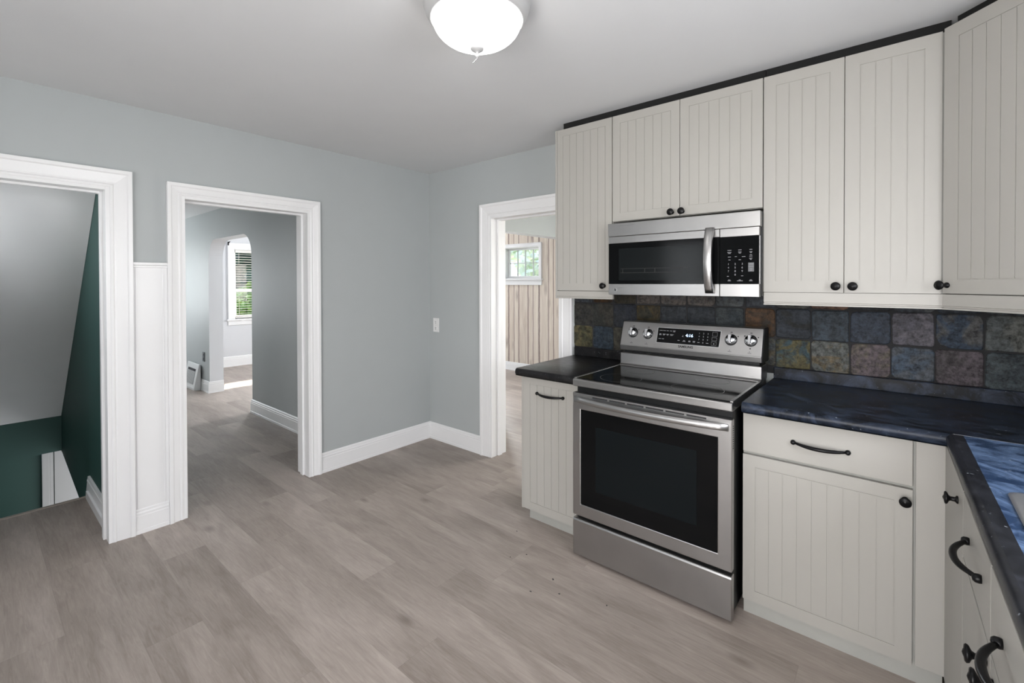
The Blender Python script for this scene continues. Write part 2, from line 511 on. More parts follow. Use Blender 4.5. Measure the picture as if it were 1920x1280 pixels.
# ------------------------------------------------------------------ mesh helpers
class MB:
    def __init__(self):
        self.v = []
        self.f = []
        self.mi = []
        self.sm = []
    def add(self, vs, fs, mi=0, smooth=False):
        o = len(self.v)
        self.v += [tuple(p) for p in vs]
        for f in fs:
            self.f.append([i + o for i in f])
            self.mi.append(mi)
            self.sm.append(smooth)
    def box(self, a, b, mi=0):
        x0, x1 = sorted((a[0], b[0])); y0, y1 = sorted((a[1], b[1])); z0, z1 = sorted((a[2], b[2]))
        self.add([(x0, y0, z0), (x1, y0, z0), (x1, y1, z0), (x0, y1, z0), (x0, y0, z1), (x1, y0, z1), (x1, y1, z1), (x0, y1, z1)],
                 [(0, 3, 2, 1), (4, 5, 6, 7), (0, 1, 5, 4), (1, 2, 6, 5), (2, 3, 7, 6), (3, 0, 4, 7)], mi)
    def cells(self, xs, ys, zs, solid, mat=None):
        """boundary of a set of grid cells; one connected skin"""
        nx, ny, nz = len(xs) - 1, len(ys) - 1, len(zs) - 1
        S = {}
        for i in range(nx):
            for j in range(ny):
                for k in range(nz):
                    if solid(i, j, k):
                        S[(i, j, k)] = 1
        vid = {}
        vs, fs = [], []
        def V(i, j, k):
            if (i, j, k) not in vid:
                vid[(i, j, k)] = len(vs)
                vs.append((xs[i], ys[j], zs[k]))
            return vid[(i, j, k)]
        for (i, j, k) in S:
            if (i - 1, j, k) not in S: fs.append((V(i, j, k), V(i, j, k + 1), V(i, j + 1, k + 1), V(i, j + 1, k)))
            if (i + 1, j, k) not in S: fs.append((V(i + 1, j, k), V(i + 1, j + 1, k), V(i + 1, j + 1, k + 1), V(i + 1, j, k + 1)))
            if (i, j - 1, k) not in S: fs.append((V(i, j, k), V(i + 1, j, k), V(i + 1, j, k + 1), V(i, j, k + 1)))
            if (i, j + 1, k) not in S: fs.append((V(i, j + 1, k), V(i, j + 1, k + 1), V(i + 1, j + 1, k + 1), V(i + 1, j + 1, k)))
            if (i, j, k - 1) not in S: fs.append((V(i, j, k), V(i, j + 1, k), V(i + 1, j + 1, k), V(i + 1, j, k)))
            if (i, j, k + 1) not in S: fs.append((V(i, j, k + 1), V(i + 1, j, k + 1), V(i + 1, j + 1, k + 1), V(i, j + 1, k + 1)))
        self.add(vs, fs)
    def prism(self, pts, vec, mi=0, smooth=False):
        """pts: planar polygon of 3D points, extruded by vec"""
        n = len(pts)
        vec = Vector(vec)
        vs = [Vector(p) for p in pts] + [Vector(p) + vec for p in pts]
        fs = [tuple(range(n)), tuple(reversed(range(n, 2 * n)))]
        o = len(self.v)
        self.v += [tuple(p) for p in vs]
        for f in fs:
            self.f.append([i + o for i in f]); self.mi.append(mi); self.sm.append(False)
        for i in range(n):
            j = (i + 1) % n
            self.f.append([o + i, o + n + i, o + n + j, o + j]); self.mi.append(mi); self.sm.append(smooth)
    def lathe(self, prof, origin, axis='z', seg=32, mi=0, sharp=False):
        """prof: [(r, h)], revolved round axis; ends capped when r>0"""
        ox = Vector(origin)
        ax = {'z': Vector((0, 0, 1)), '-y': Vector((0, -1, 0)), 'x': Vector((1, 0, 0)), '-z': Vector((0, 0, -1))}[axis] if isinstance(axis, str) else Vector(axis).normalized()
        a = ax.orthogonal().normalized()
        b = ax.cross(a)
        vs, fs = [], []
        rings = []
        for r, h in prof:
            if r < 1e-6:
                rings.append([len(vs)]); vs.append(ox + ax * h)
            else:
                ids = []
                for s in range(seg):
                    t = 2 * math.pi * s / seg
                    ids.append(len(vs)); vs.append(ox + ax * h + (a * math.cos(t) + b * math.sin(t)) * r)
                rings.append(ids)
        for p, q in zip(rings, rings[1:]):
            for s in range(seg):
                t = (s + 1) % seg
                if len(p) == 1 and len(q) == 1: continue
                if len(p) == 1: fs.append((p[0], q[t], q[s]))
                elif len(q) == 1: fs.append((p[s], p[t], q[0]))
                else: fs.append((p[s], p[t], q[t], q[s]))
        if len(rings[0]) > 1: fs.append(tuple(reversed(rings[0])))
        if len(rings[-1]) > 1: fs.append(tuple(rings[-1]))
        self.add(vs, fs, mi, not sharp)
    def tube(self, path, radii, seg=12, mi=0, flat=1.0):
        path = [Vector(p) for p in path]
        vs, fs = [], []
        n = len(path)
        prev = None
        for i, p in enumerate(path):
            t = (path[min(i + 1, n - 1)] - path[max(i - 1, 0)]).normalized()
            a = (prev - t * prev.dot(t)).normalized() if prev is not None else t.orthogonal().normalized()
            prev = a
            b = t.cross(a)
            r = radii[i] if isinstance(radii, (list, tuple)) else radii
            for s in range(seg):
                q = 2 * math.pi * s / seg
                vs.append(p + (a * math.cos(q) + b * math.sin(q) * flat) * r)
        for i in range(n - 1):
            for s in range(seg):
                t = (s + 1) % seg
                fs.append((i * seg + s, i * seg + t, (i + 1) * seg + t, (i + 1) * seg + s))
        fs.append(tuple(reversed(range(seg))))
        fs.append(tuple((n - 1) * seg + s for s in range(seg)))
        self.add(vs, fs, mi, True)
    def build(self, name, mats, parent=None, bevel=0.0, seg=2):
        me = bpy.data.meshes.new(name)
        me.from_pydata(self.v, [], self.f)
        for mm in (mats if isinstance(mats, (list, tuple)) else [mats]):
            me.materials.append(mm)
        me.polygons.foreach_set('material_index', self.mi)
        me.polygons.foreach_set('use_smooth', self.sm)
        bm = bmesh.new()
        bm.from_mesh(me)
        bmesh.ops.recalc_face_normals(bm, faces=bm.faces)
        bm.to_mesh(me)
        bm.free()
        me.update()
        o = bpy.data.objects.new(name, me)
        COL.objects.link(o)
        if parent is not None:
            o.parent = parent
        if bevel:
            bv = o.modifiers.new('bevel', 'BEVEL')
            bv.width = bevel
            bv.segments = seg
            bv.limit_method = 'ANGLE'
            bv.angle_limit = R(40)
            bv.harden_normals = False
        return o

def thing(name, label, cat, loc=(0, 0, 0), rz=0.0, group=None):
    o = bpy.data.objects.new(name, None)
    o.empty_display_size = 0.1
    COL.objects.link(o)
    o.location = loc
    o.rotation_euler = (0, 0, rz)
    return tag(o, label, cat, group)

def tag(o, label, cat, group=None, kind=None):
    o['label'] = label
    o['category'] = cat
    if group: o['group'] = group
    if kind: o['kind'] = kind
    return o

def struct(o, label=None):
    o['kind'] = 'structure'
    if label: o['label'] = label
    return o

def box_obj(name, a, b, mt, parent=None, bevel=0.0):
    q = MB(); q.box(a, b)
    return q.build(name, mt, parent, bevel)

# ------------------------------------------------------------------ setting: floors
H = 2.391
q = MB()
X0, X1, Y0, Y1 = -5.55, 4.20, -4.10, 3.10
SX0, SX1, SY0, SY1 = -2.36, -0.82, -3.10, -2.195
q.cells([X0, SX0, SX1, X1], [Y0, SY0, SY1, Y1], [-0.05, 0.0], lambda i, j, k: not (i == 1 and j == 1))
struct(q.build('floor', M['floor']), 'grey oak plank floor')
q = MB()
q.box((SX0, SY1 - 0.9, -2.45), (SX1 + 0.6, SY1 + 1.2, -2.40))
struct(q.build('floor', M['concrete']), 'basement floor below the stairs')
# pale nosing strip on the landing edge
q = MB()
q.prism([(SX1 + 0.012, SY0, 0.004), (SX1 - 0.016, SY0, 0.004), (SX1 - 0.022, SY0, -0.004), (SX1 - 0.022, SY0, -0.026), (SX1 - 0.001, SY0, -0.026), (SX1 - 0.001, SY0, 0.0005), (SX1 + 0.012, SY0, 0.0005)], (0, SY1 - SY0, 0))
M['nosing'] = plain('pale_stair_nosing', (0.42, 0.36, 0.31), 0.4, var=0.05)
struct(q.build('trim_1', M['nosing']), 'pale nosing along the landing edge')

# ------------------------------------------------------------------ setting: walls
def wall_cells(name, axis, t0, t1, a0, a1, z0, z1, holes, mt, label=None):
    """axis 'x': wall plane normal to x between t0..t1, running along y a0..a1; holes (a, b, za, zb)"""
    As = sorted(set([a0, a1] + [h for o in holes for h in o[:2]]))
    Zs = sorted(set([z0, z1] + [h for o in holes for h in o[2:]]))
    def solid3(ai, zi):
        am = (As[ai] + As[ai + 1]) / 2; zm = (Zs[zi] + Zs[zi + 1]) / 2
        return not any(o[0] < am < o[1] and o[2] < zm < o[3] for o in holes)
    w = MB()
    if axis == 'x':
        w.cells([t0, t1], As, Zs, lambda i, j, k: solid3(j, k))
    else:
        w.cells(As, [t0, t1], Zs, lambda i, j, k: solid3(i, k))
    return struct(w.build(name, mt), label)

D1 = (-2.985, -2.212)      # stairs opening in the west wall (y)
D2 = (-1.888, -1.112)      # hall opening in the west wall (y)
DB = (0.757, 1.442)        # dining opening in the north wall (x)
DH = 1.925                 # head height of the three openings

wall_cells('wall_west', 'x', -0.15, 0.0, -4.10, 0.15, 0.0, H, [(D1[0], D1[1], 0.0, DH), (D2[0], D2[1], 0.0, DH)], M['wall'], 'blue grey west wall of the kitchen')
wall_cells('wall_north', 'y', 0.0, 0.15, 0.0, 4.17, 0.0, H, [(DB[0], DB[1], 0.0, DH)], M['wall'], 'blue grey north wall of the kitchen')
WE = (-2.30, -1.20, 1.14, 2.04)
wall_cells('wall_east', 'x', 4.03, 4.18, -4.10, 0.0, 0.0, H, [WE], M['wall'], 'east wall above the sink')
WS = (0.95, 1.50, 0.98, 1.92)
DS = (2.25, 3.80, 0.0, 2.10)
wall_cells('wall_south', 'y', -4.10, -3.95, 0.0, 4.03, 0.0, H, [WS, DS], M['wall'], 'south wall behind the viewer')
q = MB(); q.box((-0.05, -4.05, H), (4.15, 0.05, H + 0.06))
struct(q.build('ceiling', M['ceiling']), 'white kitchen ceiling')

# hall north wall with the rounded archway to the living room
def arch_pts(a0, a1, top, rad, n=10, base=0.0):
    pts = [(a0, base)]
    for i in range(n + 1):
        t = math.pi - math.pi / 2 * i / n
        pts.append((a0 + rad + rad * math.cos(t), top - rad + rad * math.sin(t)))
    for i in range(n + 1):
        t = math.pi / 2 - math.pi / 2 * i / n
        pts.append((a1 - rad + rad * math.cos(t), top - rad + rad * math.sin(t)))
    pts.append((a1, base))
    return pts
HY0, HY1 = -0.722, -0.562
HC = 2.315
AX0, AX1 = -3.475, -2.105
def arch_wall(name, axis, t0, t1, a0, a1, z1, ap, mats, label):
    """wall with one arch down to the floor; two finishes: face at t0 (slot 0), soffit and other face (slot 1)"""
    outer = [(a0, 0.0), (a0, z1), (a1, z1), (a1, 0.0)]
    w = MB()
    P = (lambda a, t, z: (t, a, z)) if axis == 'x' else (lambda a, t, z: (a, t, z))
    n = len(ap)
    # split into strips so that no concave n-gon is needed
    for t, mi in ((t0, 0), (t1, 1)):
        lo, hi = ap[0], ap[-1]
        w.add([P(a0, t, 0), P(a0, t, z1), P(ap[0][0], t, z1), P(ap[0][0], t, 0)], [(0, 1, 2, 3)], mi)
        w.add([P(a1, t, 0), P(a1, t, z1), P(ap[-1][0], t, z1), P(ap[-1][0], t, 0)], [(3, 2, 1, 0)], mi)
        for (x0, y0), (x1, y1) in zip(ap[1:-1], ap[2:-1]):
            if abs(x1 - x0) > 1e-6:
                w.add([P(x0, t, y0), P(x0, t, z1), P(x1, t, z1), P(x1, t, y1)], [(0, 1, 2, 3)], mi)
    for (x0, y0), (x1, y1) in zip(ap, ap[1:]):
        w.add([P(x0, t0, y0), P(x0, t1, y0), P(x1, t1, y1), P(x1, t0, y1)], [(0, 1, 2, 3)], 1)
    w.add([P(a0, t0, 0), P(a0, t1, 0), P(a0, t1, z1), P(a0, t0, z1)], [(0, 1, 2, 3)], 0)
    w.add([P(a1, t0, 0), P(a1, t1, 0), P(a1, t1, z1), P(a1, t0, z1)], [(0, 1, 2, 3)], 0)
    w.add([P(a0, t0, z1), P(a0, t1, z1), P(a1, t1, z1), P(a1, t0, z1)], [(0, 1, 2, 3)], 0)
    me = bpy.data.meshes.new(name)
    me.from_pydata(w.v, [], w.f)
    for mm in mats: me.materials.append(mm)
    me.polygons.foreach_set('material_index', w.mi)
    bm = bmesh.new(); bm.from_mesh(me)
    bmesh.ops.remove_doubles(bm, verts=bm.verts, dist=1e-5)
    bm.to_mesh(me); bm.free()
    o = bpy.data.objects.new(name, me)
    COL.objects.link(o)
    return struct(o, label)
M['soffit'] = plain('pale_archway_paint', (0.66, 0.67, 0.69), 0.5, var=0.01)
arch_wall('wall_hall', 'y', HY0, HY1, -5.40, -0.15, HC, arch_pts(AX0, AX1, 1.955, 0.24), (M['hall_wall'], M['soffit']), 'blue grey hall wall with rounded archway')
wall_cells('wall_stair', 'y', -2.195, -2.08, -2.47, -0.15, -0.05, HC, [], M['wall'], 'hall side of the stair wall')
wall_cells('wall_hall_far', 'y', -2.195, -2.08, -5.40, -2.47, -0.05, HC, [], M['wall'], 'far stretch of the hall wall')
q = MB(); q.box((-5.5, -2.2, HC), (-0.14, HY1, HC + 0.05))
struct(q.build('ceiling', M['ceiling']), 'white hall ceiling')
# front (far west) wall of hall and living room with its windows
W1 = (0.205, 1.00, 0.80, 1.985)      # blind window
W2 = (1.15, 2.35, 1.36, 1.95)        # high side window
W0 = (-1.95, -1.35, 0.85, 1.95)      # hall window, added out of view for light
wall_cells('wall_front', 'x', -5.50, -5.35, -2.20, 3.10, 0.0, 2.45, [W0, W1, W2], M['living_wall'], 'pale front wall with the blind window')
# living room north wall with wallpaper and the high window
W3 = (-1.66, -0.945, 1.47, 1.965)
W4 = (-2.75, -1.85, 0.98, 2.0)
wall_cells('wall_papered', 'y', 2.934, 3.084, -5.35, -0.15, 0.0, 2.45, [W3, (-2.72, -2.02, 1.47, 1.965)], M['wallpaper'], 'living room wall in whitewashed plank wallpaper')
q = MB(); q.box((-5.45, HY1 + 0.0, 2.44), (-0.05, 3.05, 2.50))
struct(q.build('ceiling', M['ceiling']), 'white living room ceiling')
# wall between living and dining room with the archway
arch_wall('wall_dining', 'x', 0.0, -0.15, 0.15, 3.084, H, arch_pts(0.955, 2.55, 1.965, 0.17), (M['wall'], M['soffit']), 'blue grey dining wall with rounded archway')
wall_cells('wall_dining_north', 'y', 2.934, 3.084, 0.0, 4.18, 0.0, H, [(1.4, 3.0, 0.8, 2.0)], M['wall'], 'north wall of the dining room')
wall_cells('wall_dining_east', 'x', 4.03, 4.18, 0.15, 3.084, 0.0, H, [], M['wall'], 'east wall of the dining room')
q = MB(); q.box((-0.05, 0.10, H), (4.15, 3.05, H + 0.06))
struct(q.build('ceiling', M['ceiling']), 'white dining room ceiling')

# stairwell
q = MB()
q.prism([(-0.15, -2.197, 0.0), (-0.82, -2.197, 0.0), (-0.82, -2.197, -0.215), (-1.3175, -2.197, -0.150), (-2.30, -2.197, -0.026), (-2.30, -2.197, 2.34), (-0.15, -2.197, 2.34)], (0, 0.002, 0))
q2 = MB()
q2.prism([(-0.15, -2.199, 0.0), (-0.82, -2.199, 0.0), (-0.82, -2.199, -0.215), (-1.3175, -2.199, -0.150), (-2.30, -2.199, -0.026), (-2.30, -2.199, 2.34), (-0.15, -2.199, 2.34)], (0, 0.0035, 0))
struct(q2.build('wall_stair_right', M['green']), 'dark green right wall of the stairwell')
wall_cells('wall_stair_left', 'y', -3.14, -3.02, -2.47, -0.15, -2.40, 2.34, [(-0.90, -0.34, 1.40, 2.04)], M['green'], 'dark green left wall of the stairwell')
q = MB(); q.box((-2.30, -3.02, -0.024), (-2.22, -2.1995, 2.34))
struct(q.build('wall_stair_bulkhead', M['green']), 'dark green bulkhead over the foot of the stairs')
M['green_low'] = M['green']
wall_cells('wall_stair_back', 'x', -2.47, -2.345, -3.02, -1.20, -2.40, -0.05, [], M['green'], 'dark green wall at the foot of the stairs')
q = MB()
q.prism([(-0.14, -3.02, 2.28), (-2.2195, -3.02, 0.275), (-2.2195, -3.02, 0.345), (-0.14, -3.02, 2.35)], (0, 0.819, 0))
struct(q.build('ceiling', M['stair_ceiling']), 'sloping white ceiling over the stairs')
# door and casing at the foot of the stairs
d = MB(); d.box((-2.345, -2.238, -2.05), (-2.318, -1.45, -0.03))
M['dimmed_door'] = plain('dimmed_white_door_paint', (0.42, 0.42, 0.42), 0.5)  # white paint greyed to offset the added stair light
dr = struct(d.build('door_1', M['dimmed_door'], None, 0.002), 'white door at the foot of the stairs')
q = MB(); q.box((-2.345, -2.315, -2.40), (-2.305, -2.268, -0.03)); q.box((-2.345, -2.268, -2.40), (-2.312, -2.244, -0.03))
struct(q.build('trim_2', M['dimmed_door'], None, 0.003), 'white casing at the foot of the stairs')
# stairs
st = MB()
for i in range(11):
    zt = -0.205 * (i + 1); x = SX1 - 0.235 * i
    if x - 0.25 < -2.34: break
    st.box((x - 0.25, -3.02, zt - 0.035), (x, -2.3, zt))
    st.box((x - 0.235, -3.02, zt - 0.205), (x - 0.215, -2.3, zt - 0.035))
struct(st.build('staircase', M['thread']), 'wooden steps going down from the landing')

# ------------------------------------------------------------------ setting: casings, baseboards, wainscot
def casing(name, axis, face, sgn, a, b, head, label, w=0.10, jamb=(0.0, 0.15), sides=(1, 1)):
    """U-shaped profiled casing + jamb lining. face: plane coordinate; sgn: outward direction"""
    pr = [(0.0, 0.016), (0.012, 0.019), (0.018, 0.0135), (0.026, 0.0165), (w - 0.024, 0.021), (w - 0.018, 0.027), (w, 0.028)]   # offset from opening edge, thickness
    P = (lambda p, t, z: (face + sgn * t, p, z)) if axis == 'x' else (lambda p, t, z: (p, face + sgn * t, z))
    mb = MB()
    rails = []
    for k, (o, t) in enumerate([(0.0, 0.0)] + pr + [(w, 0.0)]):
        rails.append([(a - o, t, 0.0), (a - o, t, head + o), (b + o, t, head + o), (b + o, t, 0.0)])
    vs = []; fs = []
    nr = len(rails)
    for r_ in rails:
        vs += [P(*p) for p in r_]
    for i in range(nr - 1):
        for s in range(3):
            if (s == 0 and not sides[0]) or (s == 2 and not sides[1]): continue
            fs.append((i * 4 + s, i * 4 + s + 1, (i + 1) * 4 + s + 1, (i + 1) * 4 + s))
    fs.append(tuple(i * 4 for i in range(nr)))
    fs.append(tuple(i * 4 + 3 for i in reversed(range(nr))))
    mb.add(vs, fs)
    # jamb lining with a stop
    j0, j1 = face + sgn * 0.014, face - sgn * (jamb[1] + 0.012)
    jt = 0.018
    def bx(p0, p1, t0, t1, z0, z1):
        if axis == 'x': mb.box((t0, p0, z0), (t1, p1, z1))
        else: mb.box((p0, t0, z0), (p1, t1, z1))
    bx(a - 0.001, a + jt, j0, j1, 0.0, head)
    bx(b - jt, b + 0.001, j0, j1, 0.0, head)
    bx(a + jt, b - jt, j0, j1, head - jt, head + 0.001)
    s0, s1 = face - sgn * 0.06, face - sgn * 0.10
    bx(a + jt - 0.0005, a + jt + 0.012, s0, s1, 0.0, head - jt)
    bx(b - jt - 0.012, b - jt + 0.0005, s0, s1, 0.0, head - jt)
    bx(a + jt + 0.012, b - jt - 0.012, s0, s1, head - jt - 0.012, head - jt + 0.0005)
    return struct(mb.build(name, M['trim'], None, 0.0015), label)
casing('trim_3', 'x', 0.0, 1, D1[0], D1[1], DH, 'white casing round the stairs opening', 0.095)
casing('trim_4', 'x', 0.0, 1, D2[0], D2[1], DH, 'white casing round the hall opening', 0.072)
casing('trim_5', 'y', 0.0, -1, DB[0], DB[1], DH + 0.01, 'white casing round the dining room opening', 0.1)

def baseboard(name, pts, label, h=0.145, closed=False, shoe=True):
    """profile swept along a floor polyline; the wall is on the left of travel, the room on the right"""
    prof = [(0.0, 0.0), (0.019, 0.0), (0.018, 0.02), (0.0155, 0.022), (0.0150, h - 0.042), (0.0125, h - 0.038), (0.0135, h - 0.026), (0.0095, h - 0.020), (0.0095, h - 0.008), (0.004, h), (0.0, h)]
    P = [Vector((p[0], p[1], 0)) for p in pts]
    n = len(P)
    vs = []; fs = []
    for i, p in enumerate(P):
        d0 = (P[i] - P[i - 1]).normalized() if i > 0 else None
        d1 = (P[i + 1] - P[i]).normalized() if i < n - 1 else None
        n0 = Vector((d0.y, -d0.x, 0)) if d0 else None
        n1 = Vector((d1.y, -d1.x, 0)) if d1 else None
        if n0 is None: m_ = n1
        elif n1 is None: m_ = n0
        else:
            m_ = (n0 + n1); m_ = m_ / max(0.2, m_.dot(n0))
        for o, z in prof:
            vs.append(p + m_ * o + Vector((0, 0, z)))
    k = len(prof)
    for i in range(n - 1):
        for s in range(k):
            t = (s + 1) % k
            fs.append((i * k + s, i * k + t, (i + 1) * k + t, (i + 1) * k + s))
    fs.append(tuple(range(k))); fs.append(tuple(reversed(range((n - 1) * k, n * k))))
    b = MB(); b.add(vs, fs)
    return struct(b.build(name, M['trim']), label)
baseboard('baseboard_west', [(0.0, D2[1] + 0.071), (0.0, 0.0), (DB[0] - 0.099, 0.0)], 'white baseboard in the kitchen corner')
baseboard('baseboard_west', [(0.0, D1[1] + 0.096), (0.0, D2[0] - 0.073)], 'short white baseboard between the two openings', 0.14)
baseboard('baseboard_west', [(0.0, -3.95), (0.0, D1[0] - 0.097)], 'white baseboard left of the stairs opening')
baseboard('baseboard_hall', [(-2.105, HY1), (-2.105, HY0), (-0.163, HY0)], 'white baseboard along the hall wall right of the archway')
baseboard('baseboard_hall', [(-5.35, HY0), (-3.475, HY0), (-3.475, HY1)], 'white baseboard along the hall wall left of the archway')
baseboard('baseboard_front', [(-5.35, -0.562), (-5.35, 2.934)], 'white baseboard below the blind window', 0.17)
baseboard('baseboard_papered', [(-5.35, 2.934), (-0.15, 2.934)], 'white baseboard below the plank wallpaper', 0.13)
# stair wall baseboard with its end cut along the slope
q = MB()
q.prism([(-0.165, -2.2, 0.0), (-0.165, -2.2, 0.142), (-0.80, -2.2, 0.142), (-0.90, -2.2, -0.03), (-0.82, -2.2, -0.03), (-0.80, -2.2, 0.0)], (0, -0.012, 0))
q.prism([(-0.165, -2.211, 0.0), (-0.165, -2.211, 0.05), (-0.79, -2.211, 0.05), (-0.80, -2.211, 0.0)], (0, -0.012, 0))
q.prism([(-0.165, -2.211, 0.104), (-0.165, -2.211, 0.118), (-0.808, -2.211, 0.118), (-0.812, -2.211, 0.104)], (0, -0.004, 0))
struct(q.build('baseboard_stair', M['trim']), 'white baseboard on the green stair wall')
# wainscot panel between the two openings
y0, y1 = D1[1] + 0.094, D2[0] - 0.071
q = MB(); q.box((0.0, y0, 0.12), (0.006, y1, 1.497))
q.box((0.006, y1 - 0.022, 0.14), (0.010, y1 - 0.016, 1.495))
q.box((0.006, y0 + 0.012, 0.14), (0.010, y0 + 0.018, 1.495))
struct(q.build('trim_6', M['trim'], None, 0.001), 'white wainscot panel between the two openings')
q = MB(); q.box((0.0, y0, 1.494), (0.014, y1, 1.508)); q.box((0.0, y0, 1.508), (0.022, y1, 1.524))
struct(q.build('trim_7', M['trim'], None, 0.003), 'white cap rail on the wainscot panel')

# ------------------------------------------------------------------ windows
def window(name, axis, face, sgn, a, b, z0, z1, label, depth=0.15, cas=0.09, panes=(1, 1), sash_at=0.08, sash_w=0.04, double=False, skirt=0.075, mun=0.014):
    """face: room side plane, sgn: direction into the room. children: casing, sill, sash, muntins, pane"""
    w = struct(bpy.data.objects.new(name, None), label)
    COL.objects.link(w)
    def P(p, t, z): return (face + sgn * t, p, z) if axis == 'x' else (p, face + sgn * t, z)
    def B(mb, p0, p1, t0, t1, za, zb): mb.box(P(p0, t0, za), P(p1, t1, zb))
    c = MB()
    B(c, a - cas, a, 0.0, 0.020, z0, z1 + cas); B(c, b, b + cas, 0.0, 0.020, z0, z1 + cas); B(c, a, b, 0.0, 0.020, z1, z1 + cas)
    B(c, a - cas, a - cas + 0.014, 0.020, 0.030, z0, z1 + cas); B(c, b + cas - 0.014, b + cas, 0.020, 0.030, z0, z1 + cas); B(c, a - cas, b + cas, 0.020, 0.030, z1 + cas - 0.014, z1 + cas)
    c.build('casing', M['trim'], w, 0.002)
    s = MB()
    B(s, a - cas - 0.02, b + cas + 0.02, -0.06, 0.045, z0 - 0.028, z0)
    B(s, a - cas, b + cas, 0.0, 0.018, z0 - 0.028 - skirt, z0 - 0.028)
    s.build('sill', M['trim'], w, 0.004)
    j = MB()
    B(j, a, a + 0.012, -depth, 0.0, z0, z1); B(j, b - 0.012, b, -depth, 0.0, z0, z1); B(j, a, b, -depth, 0.0, z1 - 0.012, z1); B(j, a, b, -depth, -0.06, z0, z0 + 0.012)
    j.build('jamb', M['trim'], w)
    def sash(za, zb, t):
        f = MB()
        A, Bq = a + 0.012, b - 0.012
        B(f, A, A + sash_w, -t - 0.03, -t, za, zb); B(f, Bq - sash_w, Bq, -t - 0.03, -t, za, zb)
        B(f, A + sash_w, Bq - sash_w, -t - 0.03, -t, zb - sash_w, zb); B(f, A + sash_w, Bq - sash_w, -t - 0.03, -t, za, za + sash_w)
        so = f.build('sash', M['trim'], w, 0.002)
        nx, nz = panes
        u0, u1, v0, v1 = A + sash_w, Bq - sash_w, za + sash_w, zb - sash_w
        if nx * nz > 1:
            g = MB()
            for i in range(1, nx):
                u = u0 + (u1 - u0) * i / nx
                B(g, u - mun / 2, u + mun / 2, -t - 0.024, -t - 0.004, v0, v1)
            for i in range(1, nz):
                v = v0 + (v1 - v0) * i / nz
                B(g, u0, u1, -t - 0.023, -t - 0.005, v - mun / 2, v + mun / 2)
            g.build('muntins', M['muntin'], w)
        p = MB(); B(p, u0, u1, -t - 0.017, -t - 0.013, v0, v1)
        p.build('pane', M['pane'], w)
    if double:
        zm = z0 + (z1 - z0) * double
        sash(z0 + 0.012, zm + 0.02, sash_at)
        sash(zm - 0.02, z1 - 0.012, sash_at + 0.032)
    else:
        sash(z0 + 0.012, z1 - 0.012, sash_at)
    return w
M['muntin'] = plain('grey_white_muntins', (0.55, 0.56, 0.56), 0.5)
window('window_1', 'x', -5.35, 1, W1[0], W1[1], W1[2], W1[3], 'white window with a slatted blind seen through the hall archway', cas=0.10, sash_at=0.07, sash_w=0.045, double=0.40)
window('window_2', 'y', 2.934, -1, W3[0], W3[1], W3[2], W3[3], 'small high window in the plank wallpaper wall', cas=0.055, panes=(4, 2), sash_at=0.10, sash_w=0.028, mun=0.012)
window('window_3', 'x', -5.35, 1, W2[0], W2[1], W2[2], W2[3], 'high side window of the living room', cas=0.07)
window('window_4', 'x', 4.03, -1, WE[0], WE[1], WE[2], WE[3], 'window over the sink', cas=0.08, double=0.5, skirt=0.05)
window('window_5', 'y', -3.95, 1, WS[0], WS[1], WS[2], WS[3], 'small kitchen window behind the viewer', cas=0.09, double=0.5)
window('window_6', 'y', -3.95, 1, DS[0], DS[1], 0.05, DS[3], 'glazed door added behind the viewer for light', cas=0.09, skirt=0.01)
window('window_7', 'y', 2.934, -1, 1.4, 3.0, 0.8, 2.0, 'dining room window added out of view for light', cas=0.09, double=0.5)
window('window_8', 'x', -5.35, 1, W0[0], W0[1], W0[2], W0[3], 'hall window added out of view for light', cas=0.09, double=0.5)
window('window_9', 'y', 2.934, -1, -2.72, -2.02, 1.47, 1.965, 'second high window of the living room', cas=0.055, panes=(4, 2), sash_at=0.10, sash_w=0.028, mun=0.012)

window('window_10', 'y', -3.02, 1, -0.90, -0.34, 1.40, 2.04, 'small stair window added out of view for light', cas=0.05, depth=0.12, sash_at=0.07)

# blind inside window_1
bl = thing('venetian_blind', 'white slatted blind hanging in the window beyond the hall archway', 'blind', (-5.35, 0.6, 1.97))
q = MB(); q.box((-0.055, -0.37, -0.045), (-0.005, 0.37, 0.0)); q.build('head_rail', M['blind'], bl, 0.002)
q = MB()
zz = -0.075
while zz > -1.13:
    q.prism([(-0.050, -0.365, zz - 0.003), (-0.030, -0.365, zz), (-0.008, -0.365, zz + 0.002), (-0.008, -0.365, zz + 0.0045), (-0.030, -0.365, zz + 0.0026), (-0.050, -0.365, zz - 0.0004)], (0, 0.73, 0))
    zz -= 0.042
q.build('slats', M['blind'], bl)
q = MB(); q.box((-0.05, -0.37, -1.158), (-0.006, 0.37, -1.138)); q.build('bottom_rail', M['blind'], bl, 0.002)
for yy in (-0.31, 0.31):
    q = MB(); q.tube([(-0.027, yy, -0.02), (-0.027, yy, -1.14)], 0.0022, 6); q.build('ladder_cord', M['blind'], bl)
# curtain bracket on the window casing
cb = thing('curtain_bracket', 'small black bracket on the top corner of the blind window casing', 'bracket', (-5.32, 0.112, 2.07))
q = MB(); q.box((0.0, -0.012, -0.03), (0.006, 0.008, 0.03)); q.build('back_plate', M['black_metal'], cb, 0.001)
q = MB(); q.tube([(0.006, 0, 0.01), (0.03, 0, 0.012), (0.042, 0.004, 0.022), (0.044, 0.012, 0.032)], 0.006, 8); q.build('hook', M['black_metal'], cb)

